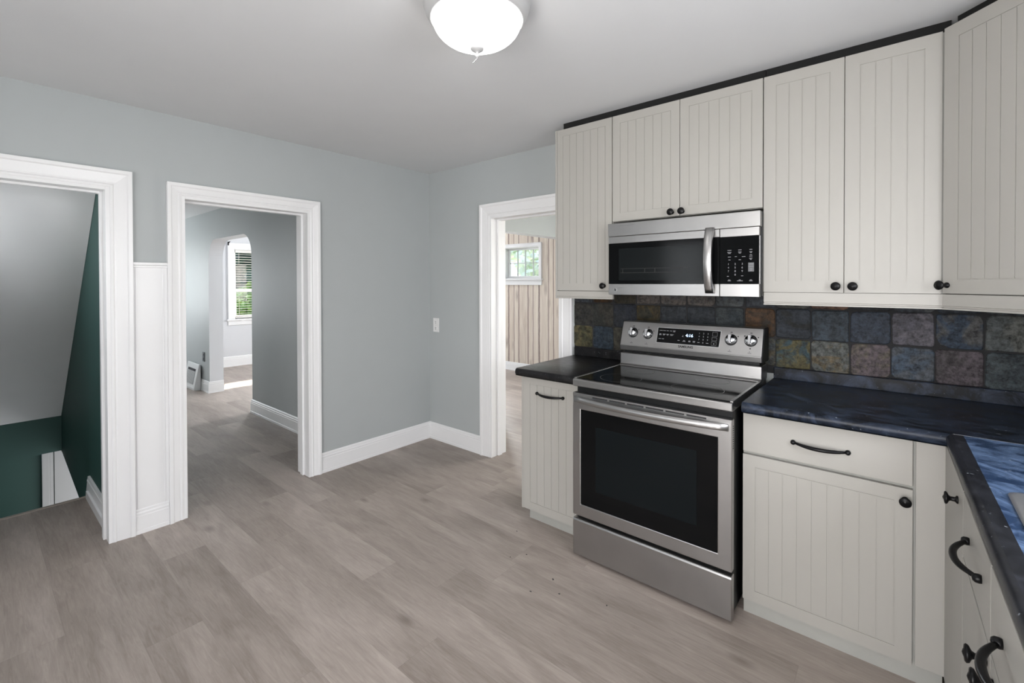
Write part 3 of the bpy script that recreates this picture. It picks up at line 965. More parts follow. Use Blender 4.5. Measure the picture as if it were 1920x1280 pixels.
# ------------------------------------------------------------------ outdoors
q = MB(); q.box((-5.9, 3.086, 2.46), (4.4, 4.25, 2.56))  # unseen overhang, added to keep sun off the dining floor
struct(q.build('roof', M['roof']), 'roof overhang added on the north side to block the sun')
q = MB(); q.box((-40, -25, -0.75), (-5.55, 40, -0.70)); q.box((-5.55, 3.2, -0.75), (20, 40, -0.70))
struct(q.build('ground', M['lawn']), 'lawn outside the windows')
def tree(name, label, loc, rx, rz, zc, n, mt, leaf=0.16, trunk=0.12, group=None, core=0.0):
    t = thing(name, label, 'tree', loc, 0, group)
    c = MB()
    for i in range(n):
        while True:
            p = Vector((random.uniform(-1, 1), random.uniform(-1, 1), random.uniform(-1, 1)))
            if 0.25 < p.length < 1: break
        k = 0.8 + 0.35 * math.sin(5 * p.x + 3 * p.z) * math.cos(4 * p.y)
        p = Vector((p.x * rx * k, p.y * rx * k, zc + p.z * rz * k))
        a = Vector((random.gauss(0, 1), random.gauss(0, 1), random.gauss(0, 1))).normalized() * leaf * random.uniform(0.5, 1.2)
        b = a.orthogonal().normalized() * leaf * 0.5
        c.add([p - a, p + b, p + a, p - b], [(0, 1, 2, 3)])
    if core:
        c.lathe([(0.0, -rz * core)] + [(rx * core * math.cos(R(a)), rz * core * math.sin(R(a))) for a in range(-75, 90, 15)] + [(0.0, rz * core)], (0, 0, zc), 'z', 14)
    c.build('foliage', mt, t)
    k = MB(); k.tube([(0, 0, -0.05), (0.05, 0.02, zc * 0.5), (0, 0.05, zc + rz * 0.4)], [trunk, trunk * 0.8, trunk * 0.3], 10)
    k.build('trunk', M['trunk'], t)
    return t
tree('evergreen_tree', 'dark evergreen tree beyond the blind window', (-13.0, 2.9, -0.7), 2.9, 3.4, 3.9, 5200, M['leaf_dark'], 0.26, 0.2, core=0.72)
tree('evergreen_tree', 'dark evergreen tree further left beyond the blind window', (-17.0, 10.5, -0.7), 2.8, 3.4, 3.9, 4200, M['leaf_dark'], 0.28, 0.2, core=0.72)
tree('shrub', 'bright green shrub low in the blind window', (-9.0, 1.95, -0.7), 0.95, 0.55, 1.55, 1500, M['leaf_light'], 0.10, 0.04)
tree('garden_tree', 'pale sunlit tree seen through the small high window', (-3.6, 8.6, -0.7), 2.2, 2.6, 3.6, 3000, M['leaf_pale'], 0.17, 0.12)
tree('garden_tree', 'sunlit tree right of the pale one through the small high window', (-6.4, 12.0, -0.7), 2.6, 3.0, 4.0, 2600, M['leaf_pale'], 0.22, 0.12)
hs = thing('house', 'pale blue house across the street in the blind window', 'house', (-22.0, 4.6, -0.7))
q = MB(); q.box((-3, -3.0, 0), (0, 3.0, 2.35)); q.build('walls', M['house'], hs)
q = MB(); q.prism([(-3.2, -3.2, 2.3), (0.2, -3.2, 2.3), (-1.5, -3.2, 3.6)], (0, 6.4, 0)); q.build('roof', M['roof'], hs)
for k_, yy in enumerate((-1.8, 0.2, 1.9)):
    q = MB(); q.box((0.0, yy - 0.4, 0.9), (0.04, yy + 0.4, 1.9)); q.build('window', M['dark_glass'], hs)

# ------------------------------------------------------------------ cabinets
def door_front(x0, x1, z0, z1, y_back, t=0.018, inset=0.05, pitch=0.052, grooved=True, gw=0.0031, gd=0.0022):
    """panel with a routed rectangle and vertical bead grooves on the -y face"""
    mb = MB()
    if not grooved:
        mb.box((x0, y_back - t, z0), (x1, y_back, z1))
        return mb
    a, b = x0 + inset, x1 - inset
    n = max(2, round((b - a) / pitch))
    gx = [a + (b - a) * i / n for i in range(n + 1)]
    xs = [x0]
    for g in gx: xs += [g - gw / 2, g + gw / 2]
    xs.append(x1)
    za, zb = z0 + inset, z1 - inset
    zs = [z0, za - gw / 2, za + gw / 2, zb - gw / 2, zb + gw / 2, z1]
    ys = [y_back - t, y_back - t + gd, y_back]
    def solid(i, j, k):
        if j == 1: return True
        if k in (1, 3) and 1 <= i <= len(xs) - 3: return False
        if k == 2 and i % 2 == 1: return False
        return True
    mb.cells(xs, ys, zs, solid)
    return mb

def knob(parent, x, y, z, proj=0.034):
    k = MB()
    k.lathe([(0.0105, 0.0), (0.0105, 0.003), (0.0065, 0.006), (0.0058, proj * 0.5), (0.008, proj * 0.62), (0.016, proj * 0.74), (0.0175, proj * 0.86), (0.0150, proj * 0.94), (0.008, proj * 0.97), (0.006, proj), (0.0, proj + 0.002)], (x, y, z), '-y', 24)
    return k.build('knob', M['black_metal'], parent)

def pull(parent, xc, y, z, L=0.176, proj=0.032):
    k = MB()
    n = 16
    pts, rad = [], []
    for i in range(n + 1):
        s = -1 + 2 * i / n
        pts.append((xc + s * (L / 2 - 0.006), y - 0.008 - (proj - 0.008) * (1 - abs(s) ** 2.2), z - 0.003 * (1 - s * s)))
        rad.append(0.0046 + 0.0028 * (1 - s * s))
    k.tube(pts, rad, 12)
    for s in (-1, 1):
        c = (xc + s * L / 2, y, z)
        k.lathe([(0.0085, 0.0), (0.0095, 0.004), (0.009, 0.010), (0.006, 0.014), (0.0, 0.0155)], c, '-y', 16)
    return k.build('handle', M['black_metal'], parent)

YU = -0.36          # front of the wall cabinet doors
ZT, ZB = 2.337, 1.3575
UG = 'cream wall cabinets over the worktop'
def rail(parent, x0, x1, y, zt, zb, miter=0.0):
    r_ = MB()
    pr = [(0.0, zt), (-0.016, zt), (-0.016, zb + 0.014), (-0.0125, zb + 0.012), (-0.0125, zb + 0.008), (-0.019, zb + 0.006), (-0.019, zb), (0.0, zb)]
    vs = [(x0, y + d + 0.016, z) for d, z in pr] + [(x1 + miter * d, y + d + 0.016, z) for d, z in pr]
    n = len(pr)
    fs = [tuple(range(n)), tuple(reversed(range(n, 2 * n)))] + [(i, (i + 1) % n, n + (i + 1) % n, n + i) for i in range(n)]
    r_.add(vs, fs)
    return r_.build('light_rail', M['cream'], parent)

# left cabinet
wc = thing('wall_cabinet', 'narrow cream wall cabinet beside the dining room opening', 'cabinet', (1.637, 0, ZB - 0.05), 0, UG)
def L(x, z, o): return (x - o.location.x, z - o.location.z)
def carcass(parent, x0, x1, z0, z1, y0=YU + 0.020, y1=-0.004, top=True):
    c = MB(); c.box((x0, y0, z0), (x1, y1, z1)); return c.build('carcass', M['cream'], parent, 0.001)
ox, oz = 1.637, ZB - 0.05
carcass(wc, 0.014, 2.024 - ox, 0.045, ZT - oz)
q = MB(); q.box((0.0, YU, 0.0), (0.0135, -0.004, ZT - oz + 0.003)); q.build('end_panel', M['cream'], wc, 0.001)
q = MB(); q.box((0.03, -0.312, ZT - oz + 0.0005), (2.026 - ox, -0.285, H - oz - 0.0008)); q.build('gap_shadow_strip', M['gap'], wc)  # dark strip put in as the shadow of the ceiling gap
dd = door_front(1.653 - ox, 2.0235 - ox, ZB - oz, ZT - oz, YU + 0.018, inset=0.042, pitch=0.0465).build('door', M['cream'], wc)
knob(dd, 1.9755 - ox, YU, 1.3855 - oz)
rail(wc, 0.0137, 2.029 - ox, YU, ZB - oz - 0.004, 1.309 - oz)

# over the microwave
wc = thing('wall_cabinet', 'short cream two-door wall cabinet above the microwave', 'cabinet', (2.027, 0, 1.745), 0, UG)
ox, oz = 2.027, 1.745
carcass(wc, 0.0, 2.787 - ox, 0.0, ZT - oz)
q = MB(); q.box((0.0, -0.312, ZT - oz + 0.0005), (2.788 - ox, -0.285, H - oz - 0.0008)); q.build('gap_shadow_strip', M['gap'], wc)
for x0, x1, kx in ((2.0285, 2.4055, 2.367), (2.4085, 2.786, 2.4218)):
    dd = door_front(x0 - ox, x1 - ox, 0.002, ZT - oz, YU + 0.018, inset=0.046, pitch=0.0475).build('door', M['cream'], wc)
    knob(dd, kx - ox, YU, 1.766 - oz)

# right pair
wc = thing('wall_cabinet', 'tall cream two-door wall cabinet right of the microwave', 'cabinet', (2.79, 0, 1.30), 0, UG)
ox, oz = 2.79, 1.30
carcass(wc, 0.0, 3.385 - ox, 0.055, ZT - oz)
q = MB(); q.box((0.0, -0.312, ZT - oz + 0.0005), (3.412 - ox, -0.285, H - oz - 0.0008)); q.build('gap_shadow_strip', M['gap'], wc)
for x0, x1, kx in ((2.7905, 3.0885, 3.0635), (3.0915, 3.3860, 3.1205)):
    dd = door_front(x0 - ox, x1 - ox, 1.360 - oz, ZT - oz, YU + 0.018).build('door', M['cream'], wc)
    knob(dd, kx - ox, YU, 1.387 - oz)
q = MB(); q.box((3.3865 - ox, YU + 0.010, 1.36 - oz), (3.3985 - ox, YU + 0.03, ZT - oz - 0.001)); q.build('filler_strip', M['cream_toe'], wc)
rail(wc, 0.002, 3.404 - ox, YU, 1.358 - oz, 1.302 - oz, miter=0.4142)

# diagonal corner cabinet
wc = thing('corner_wall_cabinet', 'cream diagonal corner wall cabinet at the right edge', 'cabinet', (3.3995, YU, 1.30), R(-45), UG)
LD = 0.372
q = MB()
def loc(x, y):      # world xy -> local of the diagonal cabinet
    v = Vector((x - 3.3995, y - YU)); c, s = math.cos(R(45)), math.sin(R(45))
    return (v.x * c - v.y * s, v.x * s + v.y * c)
pts = [loc(3.4005, YU + 0.022), loc(3.4005, -0.004), loc(4.026, -0.004), loc(4.026, -0.625), loc(3.664, -0.625)]
q.prism([(p[0], p[1], 0.055) for p in pts], (0, 0, ZT - 1.30 - 0.055))
q.build('carcass', M['cream'], wc)
q = MB(); q.box((0.0, 0.040, ZT - 1.30 + 0.0005), (LD + 0.03, 0.065, H - 1.30 - 0.0008)); q.build('gap_shadow_strip', M['gap'], wc)
dd = door_front(0.006, LD, 0.062, ZT - 1.30, -0.002, inset=0.052, pitch=0.043).build('door', M['cream'], wc)
knob(dd, 0.021, -0.020, 0.092, 0.04)
rail(wc, 0.006, LD, -0.019, 0.058, 0.002)

# base cabinets
YB = -0.60
BG = 'cream base cabinets'
bc = thing('base_cabinet', 'narrow cream base cabinet with one tall door left of the range', 'cabinet', (1.556, 0, 0), 0, BG)
ox = 1.556
q = MB(); q.box((0.018, YB + 0.020, 0.075), (1.975 - ox, -0.004, 0.866)); q.build('carcass', M['cream'], bc)
q = MB(); q.box((0.0, YB + 0.004, 0.072), (0.0155, -0.004, 0.867)); q.build('end_panel', M['cream'], bc, 0.001)
q = MB(); q.box((0.024, -0.548, 0.0), (1.975 - ox, -0.530, 0.074)); q.build('toe_kick', M['cream_toe'], bc)
dd = door_front(0.019, 1.973 - ox, 0.078, 0.863, YB + 0.018, inset=0.048, pitch=0.05).build('door', M['cream'], bc)
pull(dd, 1.766 - ox, YB, 0.768, 0.178)

bc = thing('base_cabinet', 'cream base cabinet with a drawer over a door right of the range', 'cabinet', (2.757, 0, 0), 0, BG)
ox = 2.757
q = MB(); q.box((0.004, YB + 0.020, 0.062), (3.315 - ox, -0.004, 0.866)); q.build('carcass', M['cream_toe'], bc)
q = MB(); q.box((0.006, -0.578, 0.0), (3.384 - ox, -0.562, 0.066)); q.build('toe_kick', M['cream_toe'], bc)
dw = door_front(2.764 - ox, 3.3050 - ox, 0.694, 0.857, YB + 0.018, grooved=False).build('drawer', M['cream'], bc, 0.0015)
pull(dw, 3.035 - ox, YB, 0.770, 0.176)
dd = door_front(2.7635 - ox, 3.3050 - ox, 0.0665, 0.681, YB + 0.018, inset=0.048, pitch=0.0495).build('door', M['cream'], bc)
knob(dd, 3.2855 - ox, YB, 0.642)
q = MB(); q.box((3.3130 - ox, YB, 0.072), (3.389 - ox, YB + 0.018, 0.866)); q.build('filler_panel', M['cream'], bc, 0.001)

# sink run: faces west, its row turned one degree with the worktop
TH = R(-89.0)
P0 = (3.387, -0.6, 0.0)
bc = thing('corner_base_cabinet', 'plain cream corner base cabinet with a knob beside the filler panel', 'cabinet', P0, TH, BG)
q = MB(); q.box((0.006, 0.020, 0.066), (0.448, 0.60, 0.866)); q.build('carcass', M['cream_toe'], bc)
dd = door_front(0.004, 0.449, 0.072, 0.862, 0.018, grooved=False).build('door', M['cream'], bc, 0.0015)
knob(dd, 0.345, 0.0, 0.800, 0.030)
q = MB(); q.box((0.03, 0.040, 0.0), (0.448, 0.055, 0.068)); q.build('toe_kick', M['cream_toe'], bc)
bc = thing('sink_base_cabinet', 'cream base cabinet under the sink with two pulls and two knobs', 'cabinet', (P0[0] + 0.452 * math.cos(TH), P0[1] + 0.452 * math.sin(TH), 0), TH, BG)
S0 = 0.452
q = MB(); q.box((0.002, 0.020, 0.066), (0.80, 0.60, 0.70)); q.build('carcass', M['cream_toe'], bc)
for a, b_, kx in ((0.452, 0.8505, 0.815), (0.8535, 1.252, 0.889)):
    dw = door_front(a - S0 + 0.001, b_ - S0, 0.700, 0.862, 0.018, grooved=False).build('drawer_front', M['cream'], bc, 0.0015)
    pull(dw, (a + b_) / 2 - S0 + 0.006, 0.0, 0.782, 0.18, 0.036)
    dd = door_front(a - S0 + 0.001, b_ - S0, 0.072, 0.692, 0.018, grooved=False).build('door', M['cream'], bc, 0.0015)
    knob(dd, kx - S0, 0.0, 0.655, 0.034)
q = MB(); q.box((0.002, 0.040, 0.0), (0.80, 0.055, 0.068)); q.build('toe_kick', M['cream_toe'], bc)
bc = thing('base_cabinet', 'plain cream base cabinet at the near end of the sink run', 'cabinet', (P0[0] + 1.256 * math.cos(TH), P0[1] + 1.256 * math.sin(TH), 0), TH, BG)
q = MB(); q.box((0.0, 0.020, 0.066), (0.60, 0.60, 0.866)); q.build('carcass', M['cream_toe'], bc)
dw = door_front(0.001, 0.598, 0.700, 0.862, 0.018, grooved=False).build('drawer', M['cream'], bc, 0.0015)
pull(dw, 0.30, 0.0, 0.782, 0.18, 0.036)
door_front(0.001, 0.598, 0.072, 0.692, 0.018, grooved=False).build('door', M['cream'], bc, 0.0015)

# ------------------------------------------------------------------ worktops
ZC, CT = 0.910, 0.042
def front_profile(n=8):
    """(inward offset, z) from the underside round the bullnose to the top"""
    pr = [(0.03, ZC - CT), (0.006, ZC - CT)]
    r_ = CT / 2
    for i in range(n + 1):
        t = -math.pi / 2 + math.pi * i / n
        pr.append((0.016 - 0.016 * math.cos(t), ZC - r_ + r_ * math.sin(t)))
    return pr
def upstand(mb, a, b, mi=0, z1=0.966):
    mb.box(a, b, mi)

# left of the range
wt = thing('worktop', 'short black worktop left of the range', 'worktop', (0, 0, 0))
q = MB()
pr = front_profile()
YF = -0.668
xs0, xs1 = 1.566, 1.984
loop = [(YF + o, z) for o, z in pr] + [(-0.003, ZC), (-0.003, ZC - CT)]
q.prism([(xs0, y, z) for y, z in loop], (xs1 - xs0, 0, 0), smooth=True)
q.build('top', M['counter_left'], wt, 0.006)
q = MB(); q.box((1.562, -0.030, ZC - 0.002), (1.984, -0.014, 0.966)); q.build('upstand', M['counter_left'], wt, 0.004)

# right of the range
wt = thing('worktop', 'scuffed black worktop between the range and the corner', 'worktop', (0, 0, 0))
q = MB()
xr0 = 2.772
XE = 3.384            # west edge of the sink worktop at the corner
YF2 = -0.664
vs = []; fs = []
full = pr
for o, z in full: vs.append((xr0, YF2 + min(o, 0.015), z))
for o, z in full: vs.append((XE + min(o, 0.015), YF2 + min(o, 0.015), z))
n = len(full)
for i in range(n - 1): fs.append((i, i + 1, n + i + 1, n + i))
q.add(vs, fs, 0, True)
yt = YF2 + pr[-1][0]
q.box((xr0, yt, ZC - CT), (4.026, -0.003, ZC))
q.build('top', M['counter'], wt)
q = MB(); q.box((2.772, -0.032, ZC - 0.002), (4.026, -0.014, 0.968)); q.build('upstand', M['counter'], wt, 0.004)

# sink run
wt = thing('worktop', 'scuffed blue-black worktop along the sink run', 'worktop', (0, 0, 0))
TH2 = R(1.0)
def sx_edge(y): return XE + math.tan(TH2) * (YF2 - y)
YEND = -2.45
q = MB(); vs = []; fs = []
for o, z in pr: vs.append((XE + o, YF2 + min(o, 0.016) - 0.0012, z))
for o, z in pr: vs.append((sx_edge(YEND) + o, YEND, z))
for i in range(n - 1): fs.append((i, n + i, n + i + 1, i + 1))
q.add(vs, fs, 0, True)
o_ = pr[-1][0]
e0, e1 = (XE + o_, YF2 + o_ - 0.001), (sx_edge(YEND) + o_, YEND)
# darker strip behind the rounded edge
k2 = 0.026
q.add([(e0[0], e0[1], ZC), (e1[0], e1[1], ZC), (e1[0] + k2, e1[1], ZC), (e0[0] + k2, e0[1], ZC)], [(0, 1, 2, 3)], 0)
# top, cut round the sink
SK = (3.482, 3.945, -1.735, -1.155)
XW = 4.026
L0, L1 = (e0[0] + k2, e0[1]), (e1[0] + k2, e1[1])
def lx(y): return L0[0] + (L1[0] - L0[0]) * (L0[1] - y) / (L0[1] - L1[1])
for ya, yb in ((L0[1], SK[3]), (SK[2], YEND)):
    q.add([(lx(ya), ya, ZC), (XW, ya, ZC), (XW, yb, ZC), (lx(yb), yb, ZC)], [(0, 1, 2, 3)], 1)
q.add([(lx(SK[3]), SK[3], ZC), (SK[0], SK[3], ZC), (SK[0], SK[2], ZC), (lx(SK[2]), SK[2], ZC)], [(0, 1, 2, 3)], 1)
q.add([(SK[1], SK[3], ZC), (XW, SK[3], ZC), (XW, SK[2], ZC), (SK[1], SK[2], ZC)], [(0, 1, 2, 3)], 1)
for (xa, ya), (xb, yb) in (((SK[0], SK[2]), (SK[0], SK[3])), ((SK[0], SK[3]), (SK[1], SK[3])), ((SK[1], SK[3]), (SK[1], SK[2])), ((SK[1], SK[2]), (SK[0], SK[2]))):
    q.add([(xa, ya, ZC), (xb, yb, ZC), (xb, yb, ZC - CT), (xa, ya, ZC - CT)], [(0, 1, 2, 3)], 1)
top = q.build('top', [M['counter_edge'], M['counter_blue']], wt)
q = MB(); q.box((e0[0] + 0.002, YF2 + 0.0148, ZC - 0.002), (4.0, YF2 + 0.0165, ZC + 0.0006)); q.build('joint_strip', M['seam'], wt)
q = MB(); q.box((4.008, YEND, ZC - 0.002), (4.026, -0.655, 0.968)); q.build('upstand', M['counter'], wt, 0.004)

# sink
sk = thing('sink', 'stainless drop-in sink in the blue-black worktop', 'sink', ((SK[0] + SK[1]) / 2, (SK[2] + SK[3]) / 2, ZC))
hw, hd = (SK[1] - SK[0]) / 2, (SK[3] - SK[2]) / 2
q = MB()
rings = [(0.022, 0.0012), (0.021, 0.004), (0.012, 0.006), (-0.004, 0.005), (-0.018, -0.001), (-0.024, -0.02), (-0.034, -0.15), (-0.06, -0.172)]
vs = []; fs = []
def rr(w_, d_, r_, z, seg=6):
    out = []
    for cx, cy, a0 in ((1, 1, 0), (-1, 1, 90), (-1, -1, 180), (1, -1, 270)):
        for i in range(seg + 1):
            t = R(a0 + 90 * i / seg)
            out.append((cx * (w_ - r_) + r_ * math.cos(t), cy * (d_ - r_) + r_ * math.sin(t), z))
    return out
for g_, z in rings:
    vs += rr(hw + g_, hd + g_, 0.03 if g_ > -0.01 else 0.05, z)
kk = 28
for i in range(len(rings) - 1):
    for s in range(kk):
        t = (s + 1) % kk
        fs.append((i * kk + s, i * kk + t, (i + 1) * kk + t, (i + 1) * kk + s))
fs.append(tuple((len(rings) - 1) * kk + s for s in range(kk)))
q.add(vs, fs, 0, True)
M['sink_steel'] = plain('satin_sink_steel', (0.72, 0.73, 0.75), 0.28, metal=0.85, var=0.02)
q.build('basin', M['sink_steel'], sk)
q = MB(); q.lathe([(0.045, -0.1718), (0.043, -0.169), (0.03, -0.171), (0.0, -0.171)], (0, 0, 0), 'z', 24); q.build('drain', M['nickel'], sk)

# ------------------------------------------------------------------ slate backsplash on the north wall
def lin(r_, g_, b_):
    f = lambda c: ((c / 255 + 0.055) / 1.055) ** 2.4 if c > 10 else c / 255 / 12.92
    return (f(r_), f(g_), f(b_))
cols_x = [1.551, 1.697, 1.848, 2.008, 2.163, 2.320, 2.478, 2.630, 2.777, 2.932, 3.088, 3.239, 3.386, 3.536, 3.690, 3.845, 4.026]
rows_z = [0.964, 1.1165, 1.268, 1.42]
CH = {  # (row, col): two stone colours (sRGB)
    (0, 0): ((84, 84, 62), (120, 112, 80)), (0, 1): ((58, 72, 86), (70, 82, 92)), (0, 2): ((74, 72, 62), (92, 88, 76)), (0, 3): ((70, 72, 70), (88, 84, 76)),
    (0, 7): ((96, 104, 106), (104, 96, 78)), (0, 8): ((116, 108, 72), (72, 96, 104)), (0, 9): ((122, 126, 122), (132, 118, 90)), (0, 10): ((124, 112, 116), (130, 122, 108)),
    (0, 11): ((92, 108, 126), (110, 116, 124)), (0, 12): ((118, 108, 114), (96, 90, 92)), (0, 13): ((96, 106, 110), (74, 84, 90)),
    (1, 0): ((66, 66, 64), (80, 78, 72)), (1, 1): ((62, 64, 60), (78, 74, 66)), (1, 2): ((44, 50, 62), (56, 60, 66)), (1, 3): ((84, 72, 44), (60, 58, 44)),
    (1, 4): ((56, 62, 68), (66, 70, 74)), (1, 5): ((50, 58, 66), (60, 66, 72)), (1, 6): ((60, 70, 76), (74, 82, 84)), (1, 7): ((104, 74, 46), (66, 58, 48)),
    (1, 8): ((60, 68, 78), (44, 46, 46)), (1, 9): ((76, 88, 100), (66, 76, 84)), (1, 10): ((70, 80, 96), (76, 86, 100)), (1, 11): ((114, 112, 122), (128, 124, 132)),
    (1, 12): ((72, 88, 108), (108, 108, 108)), (1, 13): ((130, 132, 126), (112, 118, 118)),
    (2, 1): ((86, 60, 34), (60, 52, 40)), (2, 2): ((70, 64, 50), (56, 54, 46)), (2, 8): ((100, 100, 94), (80, 80, 78)), (2, 9): ((142, 104, 82), (120, 92, 78)), (2, 10): ((60, 62, 68), (50, 52, 56)),
    (2, 12): ((70, 80, 94), (60, 66, 74)),
}
q = MB(); q.box((1.551, -0.006, 0.93), (4.026, -0.0005, 1.46))
bsp = struct(q.build('backsplash', M['grout']), 'slate tile backsplash between worktop and wall cabinets')
tm = MB(); tint = []; tint_b = []
for r_ in range(3):
    for c_ in range(len(cols_x) - 1):
        x0, x1 = cols_x[c_] + 0.0032, cols_x[c_ + 1] - 0.0032
        z0, z1 = rows_z[r_] + 0.0032, rows_z[r_ + 1] - 0.0032
        if c_ == 0: x0 -= 0.003
        jx = [random.uniform(-0.003, 0.003) for _ in range(8)]
        A, B_ = CH.get((r_, c_), random.choice([((88, 94, 98), (104, 108, 108)), ((74, 80, 88), (92, 94, 96)), ((110, 102, 96), (92, 92, 92))]))
        cr_ = [random.uniform(0.004, 0.022) for _ in range(4)]
        if (r_, c_) == (1, 12): cr_[0] = 0.045
        # outline with broken corners
        o = [(x0 + cr_[0], z0 + jx[0]), (x1 - cr_[1], z0 + jx[1]), (x1 - cr_[1] * 0.3, z0 + cr_[1] * 0.3), (x1 + jx[2], z0 + cr_[1]), (x1 + jx[3], z1 - cr_[2]),
             (x1 - cr_[2] * 0.3, z1 - cr_[2] * 0.3), (x1 - cr_[2], z1 + jx[4]), (x0 + cr_[3], z1 + jx[5]), (x0 + cr_[3] * 0.3, z1 - cr_[3] * 0.3), (x0 + jx[6], z1 - cr_[3]), (x0 + jx[7], z0 + cr_[0]), (x0 + cr_[0] * 0.3, z0 + cr_[0] * 0.3)]
        th = random.uniform(0.0085, 0.012)
        nv = len(o)
        cxm = (x0 + x1) / 2; czm = (z0 + z1) / 2
        inn = [(cxm + (x - cxm) * 0.965, czm + (z - czm) * 0.965) for x, z in o]
        base = len(tm.v)
        tm.add([(x, -0.0055, z) for x, z in o] + [(x, -th + 0.002, z) for x, z in o] + [(x, -th, z) for x, z in inn],
               [tuple(2 * nv + i for i in range(nv))] + [(i, (i + 1) % nv, nv + (i + 1) % nv, nv + i) for i in range(nv)] + [(nv + i, nv + (i + 1) % nv, 2 * nv + (i + 1) % nv, 2 * nv + i) for i in range(nv)])
        dk = 0.36
        tint += [[v * dk for v in lin(*A)]] * (3 * nv)
        tint_b += [[v * dk for v in lin(*B_)]] * (3 * nv)
to = tm.build('tiles', M['slate'], bsp)
for nm, arr in (('tint', tint), ('tint_b', tint_b)):
    ca = to.data.color_attributes.new(nm, 'FLOAT_COLOR', 'POINT')
    ca.data.foreach_set('color', [v for c in arr for v in (c[0], c[1], c[2], 1.0)])

# ------------------------------------------------------------------ microwave
YM = -0.425
mw = thing('microwave', 'stainless over-the-range microwave mounted under the short cabinet', 'microwave', (2.034, 0, 1.338))
ox, oz = 2.034, 1.338
mx1 = 2.790
q = MB(); q.box((0.004, YM + 0.034, 0.004), (mx1 - ox + 0.001, -0.02, 1.726 - oz)); q.build('body', M['black'], mw, 0.002)
q = MB(); q.box((0.0, YM, 1.656 - oz), (mx1 - ox, YM + 0.034, 1.7265 - oz)); q.build('vent_strip', M['steel'], mw, 0.002)
# door frame: stainless bars round the glass
q = MB(); dx1 = 2.617
q.cells([0.003, 2.0385 - ox, dx1 - 0.004 - ox, dx1 - ox], [YM + 0.001, YM + 0.034], [0.0, 1.3965 - oz, 1.6175 - oz, 1.6545 - oz], lambda i, j, k: not (k == 1))
# the top and bottom bars joined by thin side strips behind the glass
q = MB()
q.box((0.003, YM + 0.001, 1.6175 - oz), (dx1 - ox, YM + 0.034, 1.6545 - oz))
q.box((0.003, YM + 0.001, 0.0), (dx1 - ox, YM + 0.034, 1.3965 - oz))
q.box((0.003, YM + 0.020, 1.3965 - oz), (dx1 - ox, YM + 0.034, 1.6175 - oz))
door = q.build('door', M['steel'], mw, 0.0015)
q = MB(); q.box((0.003, YM + 0.003, 1.397 - oz), (dx1 - ox, YM + 0.0195, 1.617 - oz)); q.build('door_glass', M['dark_glass'], door)
q = MB(); q.box((2.0988 - ox, YM + 0.0018, 1.4165 - oz), (2.540 - ox, YM + 0.0035, 1.588 - oz)); q.build('window', M['mesh_window'], door)
# wire rack seen through the window
q = MB()
ym = YM + 0.0012
for za in (1.455, 1.477):
    q.box((2.108 - ox, ym, za - oz), (2.47 - ox, ym + 0.0012, za + 0.0032 - oz))
for xa in (2.12, 2.245, 2.30, 2.44):
    q.box((xa - ox, ym, 1.457 - oz), (xa + 0.004 - ox, ym + 0.0012, 1.4785 - oz))
M['rack'] = plain('grey_wire_rack', (0.003, 0.0035, 0.0035), 0.5)
q.build('rack', M['rack'], door)
# curved handle
q = MB()
pts = []; nseg = 14
za, zb = 1.352 - oz, 1.664 - oz
xh0, xh1 = 2.553 - ox, 2.597 - ox
outer = []; inner = []
for i in range(nseg + 1):
    s = -1 + 2 * i / nseg
    bow = 0.036 * (1 - s * s) + 0.006
    outer.append((YM - bow - 0.008, za + (zb - za) * i / nseg))
    inner.append((YM - bow + 0.004 + 0.0 * s, za + (zb - za) * i / nseg))
inner[0] = (YM + 0.002, za + 0.0); inner[-1] = (YM + 0.002, zb)
vs = []; fs = []
for (yo, zo), (yi, zi) in zip(outer, inner):
    vs += [(xh0, yi, zi), (xh0 + 0.004, yo + 0.001, zo), (xh0 + 0.010, yo - 0.002, zo), (xh1 - 0.010, yo - 0.002, zo), (xh1 - 0.004, yo + 0.001, zo), (xh1, yi, zi)]
for i in range(nseg):
    for s in range(6):
        t = (s + 1) % 6
        fs.append((i * 6 + s, i * 6 + t, (i + 1) * 6 + t, (i + 1) * 6 + s))
fs.append(tuple(range(6))); fs.append(tuple(reversed(range(nseg * 6, nseg * 6 + 6))))
q.add(vs, fs, 0, True)
q.build('handle', M['steel'], door)
# round badge
q = MB(); q.lathe([(0.0085, 0.0), (0.0085, 0.0008), (0.0072, 0.0008), (0.0072, 0.0)], (2.078 - ox, YM + 0.001, 1.3655 - oz), '-y', 24)
q.box((2.0755 - ox, YM, 1.3635 - oz), (2.0795 - ox, YM + 0.001, 1.3645 - oz)); q.box((2.0755 - ox, YM, 1.3635 - oz), (2.0765 - ox, YM + 0.001, 1.369 - oz))
q.lathe([(0.0012, 0.0), (0.0012, 0.0008)], (2.0805 - ox, YM + 0.0008, 1.3685 - oz), '-y', 12)
M['badge'] = plain('pale_badge', (0.75, 0.76, 0.78), 0.3, metal=0.6)
q.build('badge', M['badge'], door)
# control panel
q = MB()
q.box((2.6195 - ox, YM + 0.001, 1.6155 - oz), (mx1 - 0.004 - ox, YM + 0.034, 1.6545 - oz))
q.box((2.6195 - ox, YM + 0.001, 0.0), (mx1 - 0.004 - ox, YM + 0.034, 1.3965 - oz))
q.box((2.6195 - ox, YM + 0.022, 1.3965 - oz), (mx1 - 0.004 - ox, YM + 0.034, 1.6155 - oz))
cp = q.build('control_panel', M['steel'], mw, 0.0015)
q = MB(); q.box((2.6195 - ox, YM + 0.003, 1.397 - oz), (mx1 - 0.006 - ox, YM + 0.0215, 1.615 - oz)); q.build('control_glass', M['dark_glass'], cp)

